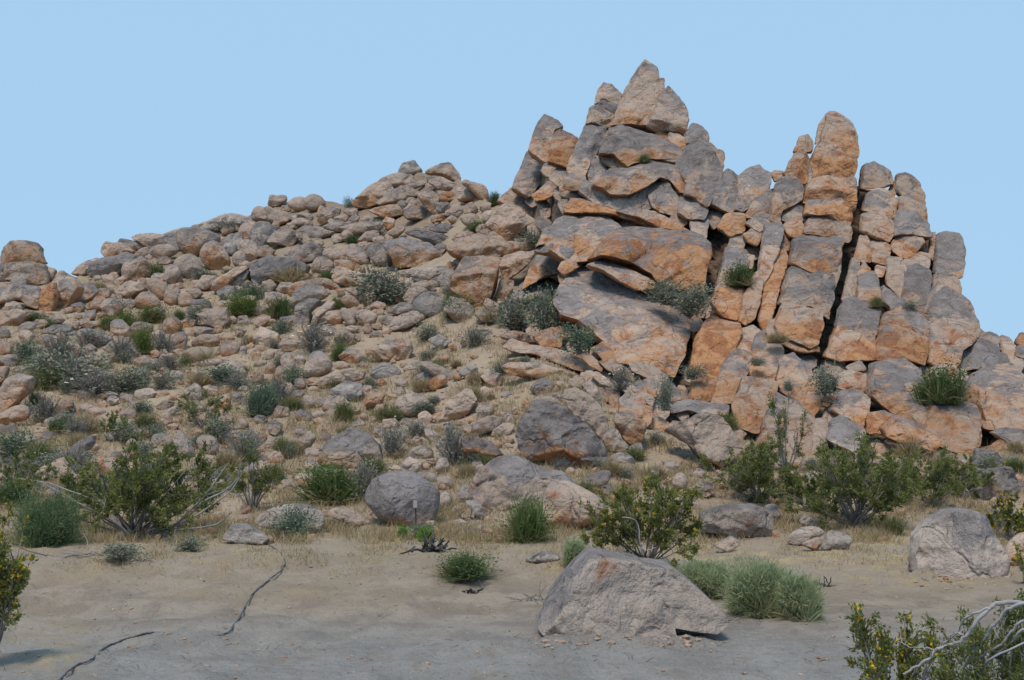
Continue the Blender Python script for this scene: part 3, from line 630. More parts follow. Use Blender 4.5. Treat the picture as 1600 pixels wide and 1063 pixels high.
def terrain_material():
    t=NT('desert_ground')
    tc=t.new('ShaderNodeTexCoord'); v=tc.outputs['Object']
    z=t.new('ShaderNodeAttribute',attribute_type='GEOMETRY',attribute_name='zone')
    sep=t.new('ShaderNodeSeparateColor'); t.con(z.outputs['Color'],sep.inputs[0])
    big=t.noise(v,0.35,5,0.6,0.5); mid=t.noise(v,1.7,6,0.62,0.3); fine=t.noise(v,9,6,0.7); gr=t.noise(v,60,3,0.7)
    sand=t.mix(t.ramp(mid,0.35,0.65),(0.275,0.262,0.252),(0.215,0.205,0.196))
    sand=t.mix(t.math('MULTIPLY',t.ramp(fine,0.52,0.70),0.55),sand,(0.175,0.15,0.125))
    sand=t.mix(t.math('MULTIPLY',t.ramp(t.noise(v,2.6,7,0.68,0.8),0.54,0.66),0.5),sand,(0.215,0.17,0.13))
    sand=t.mix(t.math('MULTIPLY',t.ramp(gr,0.55,0.7),0.35),sand,(0.40,0.37,0.335))
    straw=t.mix(fine,(0.36,0.275,0.15),(0.52,0.41,0.25))
    soil=t.mix(t.ramp(big,0.35,0.65),(0.33,0.25,0.185),(0.40,0.315,0.235))
    soil=t.mix(t.math('MULTIPLY',t.ramp(fine,0.5,0.7),0.5),soil,(0.21,0.145,0.10))
    soil=t.mix(t.math('MULTIPLY',t.ramp(mid,0.52,0.66),0.6),soil,straw)
    rock=t.mix(mid,(0.13,0.10,0.08),(0.26,0.18,0.13))
    yx=t.new('ShaderNodeSeparateXYZ'); t.con(v,yx.inputs[0])
    bank=t.ramp(t.math('ADD',yx.outputs['Y'],t.math('MULTIPLY',t.math('SUBTRACT',big,0.5),4.0)),8.6,11.6)
    loam=t.mix(t.ramp(mid,0.4,0.6),(0.335,0.268,0.205),(0.24,0.188,0.145))
    sand=t.mix(t.math('MULTIPLY',bank,0.85),sand,loam)
    c=t.mix(sep.outputs['Red'],sand,soil)
    c=t.mix(t.math('MULTIPLY',sep.outputs['Green'],t.ramp(mid,0.42,0.62)),c,straw)
    c=t.mix(sep.outputs['Blue'],c,rock)
    t.con(c,t.b.inputs['Base Color'])
    vo=t.new('ShaderNodeTexVoronoi',feature='F1'); vo.inputs['Scale'].default_value=1.2
    dv=t.new('ShaderNodeVectorMath',operation='MULTIPLY_ADD'); nc=t.new('ShaderNodeTexNoise'); nc.inputs['Scale'].default_value=1.4; nc.inputs['Detail'].default_value=5; t.con(v,nc.inputs['Vector'])
    t.con(nc.outputs['Color'],dv.inputs[0]); dv.inputs[1].default_value=(1.2,1.2,1.2); t.con(v,dv.inputs[2]); t.con(dv.outputs[0],vo.inputs['Vector'])
    rk=t.math('MULTIPLY',vo.outputs['Distance'],sep.outputs['Blue'])
    n=t.bump(mid,0.9,0.12); n=t.bump(rk,0.9,0.5,n); n=t.bump(t.noise(v,4.5,5,0.65,0.5),0.7,0.07,n); n=t.bump(fine,0.9,0.05,n); n=t.bump(gr,0.6,0.014,n)
    t.con(n,t.b.inputs['Normal'])
    return t.m

def plain(name,cols,scale=6,rough=0.9,island=0.5,transl=0.0,bump=0.0):
    t=NT(name); geo=t.new('ShaderNodeNewGeometry'); tc=t.new('ShaderNodeTexCoord')
    nn=t.noise(tc.outputs['Object'],scale,4,0.6)
    f=t.math('ADD',t.math('MULTIPLY',geo.outputs['Random Per Island'],island),t.math('MULTIPLY',t.ramp(nn,0.3,0.7),1-island))
    cr=t.new('ShaderNodeValToRGB'); e=cr.color_ramp.elements
    e[0].position=0; e[0].color=(*cols[0],1); e[1].position=1; e[1].color=(*cols[-1],1)
    for i,c in enumerate(cols[1:-1]):
        k=e.new((i+1)/(len(cols)-1)); k.color=(*c,1)
    t.con(f,cr.inputs[0]); t.con(cr.outputs[0],t.b.inputs['Base Color'])
    t.b.inputs['Roughness'].default_value=rough
    if bump: t.con(t.bump(nn,0.8,bump),t.b.inputs['Normal'])
    if transl:
        out=t.n['Material Output']; tr=t.new('ShaderNodeBsdfTranslucent'); t.con(cr.outputs[0],tr.inputs['Color'])
        ms=t.new('ShaderNodeMixShader'); ms.inputs[0].default_value=transl
        t.con(t.b.outputs[0],ms.inputs[1]); t.con(tr.outputs[0],ms.inputs[2]); t.con(ms.outputs[0],out.inputs['Surface'])
    return t.m
M={}
M['rock']=rock_material(); M['ground']=terrain_material()
M['creosote']=plain('creosote_leaves',[(0.084, 0.11, 0.033), (0.175, 0.2, 0.062), (0.32, 0.311, 0.11)],2.5,0.7,0.5,0.4)
M['creosote_olive']=plain('creosote_olive_leaves',[(0.086, 0.101, 0.031), (0.179, 0.196, 0.055), (0.295, 0.295, 0.093)],2.5,0.7,0.5,0.4)
M['bright']=plain('ephedra_green',[(0.077, 0.109, 0.036), (0.138, 0.19, 0.066), (0.22, 0.266, 0.108)],3,0.8,0.6,0.25)
M['dark']=plain('dark_shrub_green',[(0.06, 0.09, 0.043), (0.105, 0.15, 0.058), (0.18, 0.216, 0.086)],3,0.8,0.6,0.2)
M['olive']=plain('olive_green',[(0.096, 0.108, 0.048), (0.168, 0.18, 0.072), (0.264, 0.264, 0.12)],3,0.8,0.6,0.2)
M['yellowgreen']=plain('yellow_green',[(0.08,0.12,0.03),(0.14,0.19,0.05),(0.22,0.26,0.09)],3,0.8,0.6,0.25)
M['feather']=plain('feathery_green',[(0.213, 0.266, 0.14), (0.351, 0.399, 0.216), (0.518, 0.519, 0.316)],2,0.8,0.6,0.45)
M['broom']=plain('broom_green',[(0.077, 0.123, 0.062), (0.138, 0.199, 0.097), (0.241, 0.289, 0.144)],2,0.8,0.6,0.25)
M['lime']=plain('lime_green',[(0.12,0.22,0.04),(0.20,0.34,0.07)],3,0.8,0.6,0.3)
M['sage']=plain('sage_grey_green',[(0.132, 0.154, 0.11), (0.22, 0.237, 0.171), (0.341, 0.341, 0.264)],3,0.9,0.6,0.15)
M['sagegreen']=plain('sage_blue_green',[(0.083, 0.127, 0.083), (0.149, 0.204, 0.132), (0.242, 0.286, 0.198)],3,0.9,0.6,0.15)
M['twig']=plain('grey_twig',[(0.15,0.13,0.115),(0.27,0.24,0.22),(0.40,0.37,0.34)],4,0.9,0.7)
M['stem']=plain('grey_bark',[(0.10,0.085,0.075),(0.20,0.18,0.165),(0.34,0.32,0.31)],6,0.9,0.6)
M['barkpale']=plain('pale_bark',[(0.23,0.215,0.22),(0.33,0.315,0.325),(0.42,0.41,0.42)],8,0.85,0.3)
M['straw']=plain('dry_straw',[(0.26,0.19,0.10),(0.38,0.29,0.165),(0.50,0.40,0.25)],1,0.9,0.7,0.2)
M['flower']=plain('yellow_petals',[(0.55,0.36,0.02),(0.72,0.52,0.04)],5,0.6,0.6,0.2)
M['white']=plain('white_petals',[(0.6,0.58,0.5),(0.8,0.78,0.7)],5,0.6,0.6,0.2)
M['cable']=plain('black_rubber',[(0.052, 0.055, 0.065), (0.156, 0.161, 0.182)],20,0.6,0.0)
M['char']=plain('charred_wood',[(0.02,0.019,0.02),(0.06,0.055,0.055),(0.22,0.20,0.19)],9,0.9,0.6,0,0.01)
M['post']=plain('pale_weathered_plastic',[(0.35, 0.322, 0.266), (0.434, 0.406, 0.35)],20,0.6,0.2)
M['steel']=plain('dark_rusty_steel',[(0.05,0.035,0.028),(0.10,0.07,0.05)],20,0.7,0.2)

# ---------------------------------------------------------------- terrain
def fract(p,scale,oct=4,seed=0.0):
    out=np.empty(len(p)); s=Vector((seed,seed*1.7,seed*0.3))
    for i,a in enumerate(p):
        out[i]=mnoise.fractal(Vector(a)*scale+s,1.0,2.0,oct)
    return out
def build_ground():
    xs=np.concatenate([np.arange(-2600,-300,60.0),np.arange(-300,1901,7.0),np.arange(1920,4300,60.0)])
    lo=np.concatenate([np.linspace(5200,1200,22)[:-1],np.arange(1200,850,-5.0)])
    nt=130
    rows=[]
    X,Yp,Z3=[],[],[]
    top=skyline(xs)
    for y in lo: X.append(xs); Yp.append(np.full_like(xs,y))
    for k in range(nt+1):
        t=k/nt; X.append(xs); Yp.append(850+(top-850)*t)
    X=np.array(X); Yp=np.array(Yp)
    cl=in_cliff(X,Yp)
    dep=D(X,Yp)+cl*2.6
    P=unproj(X,Yp,dep)
    # far side of the hill, dropping back to the plain
    back=[]
    last=P[-1]
    for k,(dy,fz) in enumerate([(2,1.0),(6,0.93),(14,0.75),(26,0.45),(40,0.1),(60,-0.05)]):
        q=last.copy(); q[:,1]+=dy; q[:,0]*=(q[:,1]/last[:,1]); q[:,2]=np.where(fz>0,last[:,2]*fz,-0.6) if fz!=1.0 else last[:,2]+0.0
        back.append(q)
    P=np.concatenate([P,np.array(back)],0)
    R,Cn=P.shape[:2]
    p=P.reshape(-1,3)
    pix=np.concatenate([Yp,np.repeat(Yp[-1:],len(back),0)],0).reshape(-1); px=np.concatenate([X,np.repeat(X[-1:],len(back),0)],0).reshape(-1)
    clf=np.concatenate([cl,np.repeat(cl[-1:],len(back),0)],0).reshape(-1)
    f1=fract(p,0.55,5); f2=fract(p,2.2,4,3.1); f3=fract(p*np.array([0.45,1.3,1]),1.6,4,9.3)
    rough=np.clip((p[:,1]-19)/9,0,1)
    # irregular fallen-rock relief on the slope, ripples and hollows in the sand
    f4=fract(p*np.array([0.8,1.2,1]),5.5,3,15.1)
    p[:,2]+=f1*(0.03+0.15*rough)+f2*(0.020+0.055*rough)+(1-rough)*(f3*0.06+f4*0.022*np.clip(p[:,1]/8,0,1.2))
    for bx,by,bw,bh in ((980,1003,1.0,.055),(1500,905,1.3,.07),(630,815,1.3,.06)):   # sand drifted against the big boulders
        q=unproj(bx,by,float(D(bx,by))); p[:,2]+=bh*np.exp(-(((p[:,0]-q[0])/bw)**2+((p[:,1]-q[1])/.45)**2))*(1+f2*1.2)
    p[:,1]+=f2*0.45*clf+np.abs(f1)*0.5*clf
    zone=np.zeros((len(p),4),np.float32); zone[:,3]=1
    zone[:,0]=np.clip((p[:,1]-15.5+f1*2.5)/5,0,1)
    band=np.clip(1-np.abs(p[:,1]-15.6+f1*1.2)/4.2,0,1)
    band=np.maximum(band,np.clip(1-np.abs(px-70)/110,0,1)*np.clip(1-np.abs(pix-1010)/80,0,1)*0.7)
    zone[:,1]=np.clip(band*1.3,0,1)*np.clip(0.75+f2*0.8,0,1)
    zone[:,2]=np.maximum(clf,np.clip((p[:,1]-55)/20,0,1)*0.6)
    idx=np.arange(R*Cn).reshape(R,Cn)
    faces=np.stack([idx[:-1,:-1],idx[:-1,1:],idx[1:,1:],idx[1:,:-1]],-1).reshape(-1,4)
    me=mesh_np('rocky_ground',p,faces,M['ground'])
    a=me.color_attributes.new('zone','FLOAT_COLOR','POINT'); a.data.foreach_set('color',zone.ravel())
    o=link(bpy.data.objects.new('ground',me)); o['kind']='structure'
    o['label']='sandy desert ground rising into the rocky hillside'
    # plain to the horizon
    n=96; ang=np.linspace(0,2*math.pi,n,endpoint=False); v=[]; fs=[]
    rad=[0.01,30,80,200,600,2500]
    for r in rad:
        for a_ in ang: v.append((r*math.cos(a_),r*math.sin(a_)+20,-0.7))
    for i in range(len(rad)-1):
        for j in range(n):
            k=(j+1)%n; fs.append([i*n+j,i*n+k,(i+1)*n+k,(i+1)*n+j])
    me=mesh_np('plain',v,np.array(fs),M['ground'])
    o2=link(bpy.data.objects.new('terrain',me)); o2['kind']='structure'; o2['label']='flat desert plain reaching the horizon'
    return o
ground=build_ground()
from mathutils.bvhtree import BVHTree
def ground_bvh():
    me=ground.data; vs=np.empty(len(me.vertices)*3,np.float32); me.vertices.foreach_get('co',vs)
    ps=np.empty(len(me.polygons)*4,np.int32); me.loops.foreach_get('vertex_index',ps)
    return BVHTree.FromPolygons(vs.reshape(-1,3).tolist(),ps.reshape(-1,4).tolist())
GB=ground_bvh()
CAM=Vector((0,0,CAMH))
def hit(x,y):
    d=Vector(((x-800)/F,1.0,(HY-y)/F)); r=GB.ray_cast(CAM,d)
    return r[0]
def drop(x,yw,z=60.0):
    r=GB.ray_cast(Vector((x,yw,z)),Vector((0,0,-1)))
    return r[0]
# ---------------------------------------------------------------- rocks
KIND={'b':('boulder','boulder'),'s':('flat_rock','flat rock'),'k':('rock_block','rock block'),'r':('rock','rock')}
def chaikin(p,c,it):
    for _ in range(it):
        q=np.roll(p,-1,0); a=p*(1-c)+q*c; b=p*c+q*(1-c)
        p=np.stack([a,b],1).reshape(-1,2)
    return p
def resample(p,n):
    q=np.vstack([p,p[:1]]); d=np.r_[0,np.cumsum(np.hypot(*np.diff(q,axis=0).T))]
    t=np.linspace(0,d[-1],n,endpoint=False)
    return np.stack([np.interp(t,d,q[:,0]),np.interp(t,d,q[:,1])],1)
def vnoise(P,scale,off):
    out=np.empty_like(P)
    for i,a in enumerate(P): out[i]=mnoise.noise_vector(Vector(a)*scale+off)
    return out
def rock_mesh(name,poly,shape,Yd,ridges,seed,T=None,detail=1.0,lean=0.0,grow=1.0,flat=1.0):
    """poly in picture pixels at distance Yd -> a closed solid rock; returns mesh (local) and origin"""
    r=np.random.default_rng(seed)
    n={'R':2.4,'M':4.6,'B':8.0}[shape]; nearf=0.55 if Yd<12 else 1.0
    p=np.array(poly,float)
    p=chaikin(p,0.25,2) if shape=='R' else chaikin(p,0.11,1) if shape=='M' else chaikin(p,0.055,1)
    cc=p.mean(0); rr=np.hypot(*(p-cc).T)[:,None]; p=cc+(p-cc)*(1+(grow+0.025*rr)/np.maximum(rr,1))
    per=np.hypot(*np.diff(np.vstack([p,p[:1]]),axis=0).T).sum()
    N=int(np.clip(per/2.2*detail,26,260)); p=resample(p,N)
    vc=(p[:,1].min()+p[:,1].max())/2; Zc=CAMH+(HY-vc)/F*Yd
    onp=lambda v:(Yd+lean*(CAMH-Zc))/(1-lean*(HY-np.asarray(v,float))/F)   # distance of the rock's own leaning mid-plane
    def toxz(u,v):
        y=onp(v); return np.stack([(np.asarray(u,float)-800)/F*y,CAMH+(HY-np.asarray(v,float))/F*y],-1)
    W=toxz(p[:,0],p[:,1])
    nx=np.roll(W,-1,0); cr=W[:,0]*nx[:,1]-nx[:,0]*W[:,1]; A=cr.sum()/2
    c=np.array([((W[:,0]+nx[:,0])*cr).sum(),((W[:,1]+nx[:,1])*cr).sum()])/(6*A)
    q=W-c; ev,evec=np.linalg.eigh(q.T@q/len(q)); ax=evec[:,1]; Lh=np.abs(q@ax).max(); mh=np.abs(q@evec[:,0]).max()
    s=max(0,Lh-mh)*0.8; size=2*mh
    ctr=c+np.clip(q@ax,-s,s)[:,None]*ax
    if T is None: T=min(0.62*mh+0.16*Lh,1.9)*r.uniform(0.85,1.15)*flat
    K=int(np.clip(mh*2*F/Yd/4.2*detail,5,46)); Kb=max(3,K//3)
    rho=np.sin(np.linspace(0,1,K+1)*math.pi/2)[::1]
    rings=[]; dep=[]
    for k in range(K+1):
        rings.append(ctr+(W-ctr)*rho[k]); dep.append(np.full(N,-T*(max(0,1-rho[k]**n))**(1/n)))
    rb=np.cos(np.linspace(0,1,Kb+1)*math.pi/2)[1:]
    for x in rb:
        rings.append(ctr+(W-ctr)*max(x,0.02)); dep.append(np.full(N,0.8*T*(max(0,1-x**n))**(1/n)))
    XZ=np.concatenate(rings); Y=np.concatenate(dep); front=np.arange(len(Y))<N*(K+1)
    def plane(p0,p1,y0,far,y1,sgn):
        d=(p1-p0)/np.linalg.norm(p1-p0); nrm=np.array([-d[1],d[0]])*sgn
        dist=(XZ-p0)@nrm; fd=(far-p0)@nrm
        if fd<1e-4: return
        pl=y0+(y1-y0)*dist/fd
        m=front&(dist>0); Y[m]=np.maximum(Y[m],np.minimum(pl[m],0.0))
    for (u0,v0,u1,v1) in ridges:
        a=toxz(u0,v0); b=toxz(u1,v1)
        d=(b-a)/np.linalg.norm(b-a); nl=np.array([-d[1],d[0]])   # left of travel, z up
        ds=(W-a)@nl
        far=W[ds.argmax()]; plane(a,b,-0.97*T,far,0.0,1.0)
        far=W[ds.argmin()]; plane(a,b,-0.99*T,far,-0.62*T,-1.0)
    nf={'R':4,'M':7,'B':6}[shape]
    near=Yd<18
    if ridges: nf=2 if near else 3
    for _ in range(nf):
        an=r.uniform(0,2*math.pi); dr=np.array([math.cos(an),math.sin(an)]); e=((W-c)@dr).max()
        d=(XZ-c)@dr; d0=r.uniform(0.5 if ridges else 0.15,0.8)*e; sl=r.uniform(0.35,1.3)*T/e
        pl=-0.98*T+sl*(d-d0)
        m=front&(d>d0); Y[m]=np.maximum(Y[m],np.minimum(pl[m],0))
    P=np.stack([XZ[:,0],Y,XZ[:,1]],1); P[:,[0,2]]-=c
    off=Vector(r.uniform(-50,50,3))
    amp={'R':(0.03,0.018,0.010),'M':(0.045,0.030,0.016),'B':(0.035,0.026,0.015)}[shape]
    for a,fq in zip(amp,(1.1,3.2,9.0)):
        P+=vnoise(P,fq/size,off)*a*nearf*size*np.array([0.8,1.5,0.8])
    if shape!='R':   # angular chipping
        q=np.abs(vnoise(P,2.0/size,off*1.3)); P+=(0.18-q)*(0.035 if near else 0.10)*size*np.array([0.7,1.6,0.7])
    # a few broken ledges along a tilted bedding direction
    if shape!='R' and not near and r.uniform()<0.55:
        bd=np.array([r.uniform(-.5,.5),r.uniform(-.2,.2),1.0]); bd/=np.linalg.norm(bd)
        wv=vnoise(P,1.3/size,off)[:,0]*0.25
        ph=(P@bd)/size*r.uniform(1.1,2.0)+wv; st=np.abs((ph%1.0)-0.5)*2
        P[:,1]+=np.where(front,np.clip(0.10-st,0,0.10)*0.30*size,0)
    P[:,1]+=lean*(P[:,2]+c[1]-Zc)
    zmin=P[:,2].min(); P[:,2]-=zmin
    idx=np.arange(len(P)).reshape(-1,N)
    nxt=np.roll(idx,-1,1)
    f=np.stack([idx[:-1],idx[1:],nxt[1:],nxt[:-1]],-1).reshape(-1,4)
    me=mesh_np(name,P,f,M['rock'])
    return me,Vector((c[0],Yd,c[1]+zmin)),T,size
TRACED=[]
def slope_at(x,y0,y1):
    a,b=float(D(x,y0)),float(D(x,y1)); za,zb=CAMH+(HY-y0)/F*a,CAMH+(HY-y1)/F*b
    return float(np.clip((a-b)/max(za-zb,0.05),0.0,1.6))
def parse_rocks():
    k=0
    for ln in ROCKS.strip().splitlines():
        kd,label,opt,reg,poly,rid=(ln.split('|')+[''])[:6]
        x0,y0,s=REG[reg]
        tr=lambda a:(x0+float(a.split(',')[0])/s,y0+float(a.split(',')[1])/s)
        P=[tr(a) for a in poly.split()]
        R=[]
        for rr in rid.split(';'):
            if rr.strip():
                a,b=rr.split(); R.append((*tr(a),*tr(b)))
        TRACED.append((kd,label,opt,P,R))
parse_rocks()
OCC=[]   # taken picture boxes, so that loose stones do not land on traced rocks
def add_rock(kd,label,opt,P,R,seed,group=None):
    name,cat=KIND[kd]
    W,Pt,shape=int(opt[0]),int(opt[1]),opt[2]
    a=np.array(P); cx,cy=a[:,0].mean(),(a[:,1].min()+a[:,1].max())/2; yb=a[:,1].max(); h=yb-a[:,1].min(); w=np.ptp(a[:,0])
    cl=float(in_cliff(cx,cy))
    mw=min(w,h)
    if cl>0.5: shape={'R':'M','M':'B','B':'B'}[shape]
    if cl>0.5: Yd=float(D(cx,cy))+0.35
    else:
        yc=yb-(0.12 if yb<600 else 0.04 if yb<880 else 0.085)*h
        Yd=float(D(cx,min(yc,5000))); Yd=min(Yd+(0.12 if yb<600 else 0.04 if yb<880 else 0.085)*mw*Yd/F, float(D(cx,cy))+0.2)
    r=np.random.default_rng(seed+999)
    if cl>0.5: Yd+=r.uniform(-0.35,0.3)-(0.1*int(opt[3]) if len(opt)>3 else 0)
    else: Yd-=float(np.clip((Yd-36)*0.022,0,1.2))
    lean=slope_at(cx,a[:,1].min(),yb)*(0.85 if cl>0.5 else 0.18)
    me,org,T,size=rock_mesh(name,P,shape,Yd,R,seed,lean=lean,grow=(3.0 if cx>1095 else 2.2) if cl>0.5 else 0.2 if Yd<18 else 2.4 if cy<460 else 1.4,flat=0.8 if cl>0.5 else 1.0)
    o=link(bpy.data.objects.new(name,me)); o.location=org
    o['label']=label; o['category']=cat
    if group: o['group']=group
    o['warm']=W/9*0.95+r.uniform(-.03,.03)+(-0.08 if cl<0.5 else 0.12); o['patina']=Pt/9; o['tone']=r.uniform(0.84,1.14)+(0.12 if Yd<18 else 0)
    OCC.append((a[:,0].min(),a[:,1].min(),a[:,0].max(),a[:,1].max(),cx,cy,label))
    return o
for i,(kd,label,opt,P,R) in enumerate(TRACED):
    add_rock(kd,label,opt,P,R,1000+i)
# ---------------------------------------------------------------- loose stones between the traced rocks
GW,GH=800,532
def raster(mask,poly):
    p=np.array(poly)/2.0; x0,x1=int(max(0,p[:,0].min()-1)),int(min(GW-1,p[:,0].max()+1)); y0,y1=int(max(0,p[:,1].min()-1)),int(min(GH-1,p[:,1].max()+1))
    if x1<=x0 or y1<=y0: return
    X,Y=np.meshgrid(np.arange(x0,x1+1)+.5,np.arange(y0,y1+1)+.5); ins=np.zeros(X.shape,bool)
    q=np.roll(p,-1,0)
    for a,b in zip(p,q):
        if a[1]==b[1]: continue
        ins^=((a[1]>Y)!=(b[1]>Y))&(X<(b[0]-a[0])*(Y-a[1])/(b[1]-a[1])+a[0])
    mask[y0:y1+1,x0:x1+1]|=ins
mask=np.zeros((GH,GW),bool)
for t in TRACED: raster(mask,t[3])
CLEFTS=[[(1125,362),(1110,420),(1092,466)],[(1241,377),(1228,425),(1214,468)],[(1340,276),(1326,380),(1306,484),(1294,560)],[(1399,292),(1381,433),(1371,492),(1359,562)],
[(1453,405),(1448,480),(1446,562)],[(1074,506),(1062,550),(1044,600)],[(1220,552),(1205,620),(1185,694)],[(1276,645),(1262,700)],[(1357,576),(1352,650),(1347,722)],[(779,440),(770,470)],[(824,412),(800,466)],[(1520,600),(1524,660),(1522,700)],[(1447,620),(1446,660)]]
for cl_ in CLEFTS:
    for a,b in zip(cl_[:-1],cl_[1:]):
        d=np.array(b,float)-a; n_=np.array([-d[1],d[0]])/np.hypot(*d)*12; raster(mask,[a+n_,b+n_,b-n_,a-n_])
gx=np.arange(GW)*2.0
above=(np.arange(GH)[:,None]*2.0)<(skyline(gx)[None,:]+6)
dt=np.where(mask|above,0,60.0)
for _ in range(34):
    q=dt.copy()
    q[1:]=np.minimum(q[1:],dt[:-1]+1); q[:-1]=np.minimum(q[:-1],dt[1:]+1)
    q[:,1:]=np.minimum(q[:,1:],dt[:,:-1]+1); q[:,:-1]=np.minimum(q[:,:-1],dt[:,1:]+1)
    q[1:,1:]=np.minimum(q[1:,1:],dt[:-1,:-1]+1.4); q[:-1,:-1]=np.minimum(q[:-1,:-1],dt[1:,1:]+1.4)
    q[1:,:-1]=np.minimum(q[1:,:-1],dt[:-1,1:]+1.4); q[:-1,1:]=np.minimum(q[:-1,1:],dt[1:,:-1]+1.4)
    dt=q
dt*=2.0   # photo pixels
YY,XX=np.mgrid[0:GH,0:GW]*2.0
FILL=[]
def region(x,y):
    """(keep chance, largest radius, smallest radius)"""
    if in_cliff(x,y)>0.4: return (0.8,28,9.0 if x>1095 else 5.0)
    if 630<x<790 and 500<y<575: return (0.12,9,3)
    if 1010<x<1110 and 600<y<720: return (0.25,8,3)
    if y>845: return (0.0,5,3)
    if y>770: return (0.16,10,3)
    if y>700: return (0.38,17,3.2)
    if x<330 and y>590: return (0.5,18,3.2)
    if y>520: return (0.72,23,3.2)
    return (0.95,33 if y<470 else 27,3.4)
fr=np.random.default_rng(42)
for it in range(9000):
    x=fr.uniform(-4,1604); y=fr.uniform(250,850)
    xi=int(min(max(x/2,0),GW-1)); yi=int(y/2)
    d=dt[yi,xi]
    if d<2.5: continue
    keep,rmax,rmin=region(x,y)
    if fr.uniform()>keep*min(1,0.35+it/5000): continue
    r=min(d*1.12+1.0,rmax*(0.35+0.65*fr.uniform()**1.3)*(1.0 if it>600 else 1.1))
    if r<rmin: continue
    cl=in_cliff(x,y)>0.4
    asp=fr.uniform(1.0,2.3 if y<480 else 1.9); ang=fr.normal(0,0.35) if not cl else fr.normal(1.25,0.4)
    nv=fr.integers(5,8); th=np.sort(fr.uniform(0,2*math.pi,nv)+0); th=np.linspace(0,2*math.pi,nv,endpoint=False)+fr.uniform(-.28,.28,nv)
    rad=fr.uniform(0.82,1.12,nv); ax=r*asp**0.5; ay=r/asp**0.5*1.05
    px=ax*rad*np.cos(th); py=ay*rad*np.sin(th)
    P=np.stack([x+px*math.cos(ang)-py*math.sin(ang),y+px*math.sin(ang)+py*math.cos(ang)],1)
    FILL.append((r,x,y,P))
    u=(XX-x)*math.cos(ang)+(YY-y)*math.sin(ang); w=-(XX-x)*math.sin(ang)+(YY-y)*math.cos(ang)
    e=(np.hypot(u/ax,w/ay)-1)*r*0.95
    x0,x1,y0,y1=[int(v) for v in (max(0,xi-60),min(GW,xi+60),max(0,yi-60),min(GH,yi+60))]
    dt[y0:y1,x0:x1]=np.minimum(dt[y0:y1,x0:x1],np.maximum(e[y0:y1,x0:x1],0))
FILL.sort(key=lambda f:-f[0])
for _ in range(260):   # the slope goes on beyond both borders
    x=fr.uniform(-420,-20) if fr.uniform()<.5 else fr.uniform(1622,2050); y=fr.uniform(float(skyline(x))+8,770); r=fr.uniform(5,26)*(1.0 if y<650 else .6)
    th=np.linspace(0,2*math.pi,7,endpoint=False)+fr.uniform(-.3,.3,7); rad=r*fr.uniform(.8,1.15,7)
    FILL.append((r,x,y,np.stack([x+1.25*rad*np.cos(th),y+.85*rad*np.sin(th)],1)))
LAND=[o for o in OCC if len(o[6].split())<=8]
def relation(dx,dy):
    if abs(dx)>1.8*abs(dy): return 'left of' if dx<0 else 'right of'
    if abs(dy)>1.8*abs(dx): return 'above' if dy<0 else 'below'
    return ('upper left of' if dx<0 else 'upper right of') if dy<0 else ('lower left of' if dx<0 else 'lower right of')
USED=set()
def stone_label(x,y,r,word,noun):
    near=sorted(LAND,key=lambda o:(o[4]-x)**2+(o[5]-y)**2)[:4]
    for o in near:
        for sz in (('large ' if r>15 else 'small ' if r<9 else 'medium '),):
            s=f"{sz}{word} {noun} {relation(x-o[4],y-o[5])} the {o[6]}"
            if s not in USED and len(s.split())<=16:
                USED.add(s); return s,False
    for o in near:
        s=f"{word} loose {noun} lying {relation(x-o[4],y-o[5])} the {o[6]}"
        if s not in USED and len(s.split())<=16:
            USED.add(s); return s,False
    return f"{word} loose {noun} among others on the rocky hillside",True
NSTONE=290
rubble_v,rubble_f,nb=[],[],0
for i,(r,x,y,P) in enumerate(FILL):
    rr=np.random.default_rng(5000+i)
    cl=in_cliff(x,y)>0.4
    shape='B' if (cl or rr.uniform()<0.6) else ('R' if rr.uniform()<0.2 else 'M')
    h=np.ptp(P[:,1]); w=np.ptp(P[:,0])
    if cl: Yd=float(D(x,y))+0.95+rr.uniform(0,0.35)
    else:
        Yd=float(D(x,P[:,1].max()-0.2*h)); Yd=min(Yd+0.1*min(w,h)*Yd/F,float(D(x,y))+0.1)-float(np.clip((Yd-36)*0.022,0,1.2))
    lean=slope_at(x,P[:,1].min(),P[:,1].max())*(0.85 if cl else 0.18)
    R=[]
    if rr.uniform()<0.5 and r>6:
        sl=rr.uniform(-0.25,0.25)*w; R=[(x-w*.5,y-h*.08-sl*.5,x+w*.5,y-h*.08+sl*.5)]
    me,org,T,size=rock_mesh('stone',P,shape,Yd,R,7000+i,detail=1.0 if i<NSTONE else 0.6,lean=lean,grow=6.0 if cl else 2.4 if y<480 else 1.1,flat=0.7 if cl else 1.0)
    warm=rr.choice([3,4,4,5,5,6,7] if cl else [3,3,4,4,4,5,6]); pat=rr.choice([1,1,2,3,4,5] if not cl else [2,3,4,5,6])
    if i<NSTONE:
        o=link(bpy.data.objects.new('stone',me)); o.location=org
        word='grey' if pat>=5 else 'orange' if warm>=6 else 'tan' if warm>=4 else 'pale'
        lab,shared=stone_label(x,y,r,word,'stone')
        o['label']=lab; o['category']='stone'
        o['group']='loose stones wedged in the outcrop' if cl else 'loose stones on the hillside'
        o['warm']=warm/9*0.9; o['patina']=pat/9; o['tone']=rr.uniform(0.82,1.22)
    else:
        v=np.empty(len(me.vertices)*3,np.float32); me.vertices.foreach_get('co',v)
        f=np.empty(len(me.loops),np.int32); me.loops.foreach_get('vertex_index',f)
        rubble_v.append(v.reshape(-1,3)+np.array(org)); rubble_f.append(f.reshape(-1,4)+nb); nb+=len(me.vertices)
        bpy.data.meshes.remove(me)
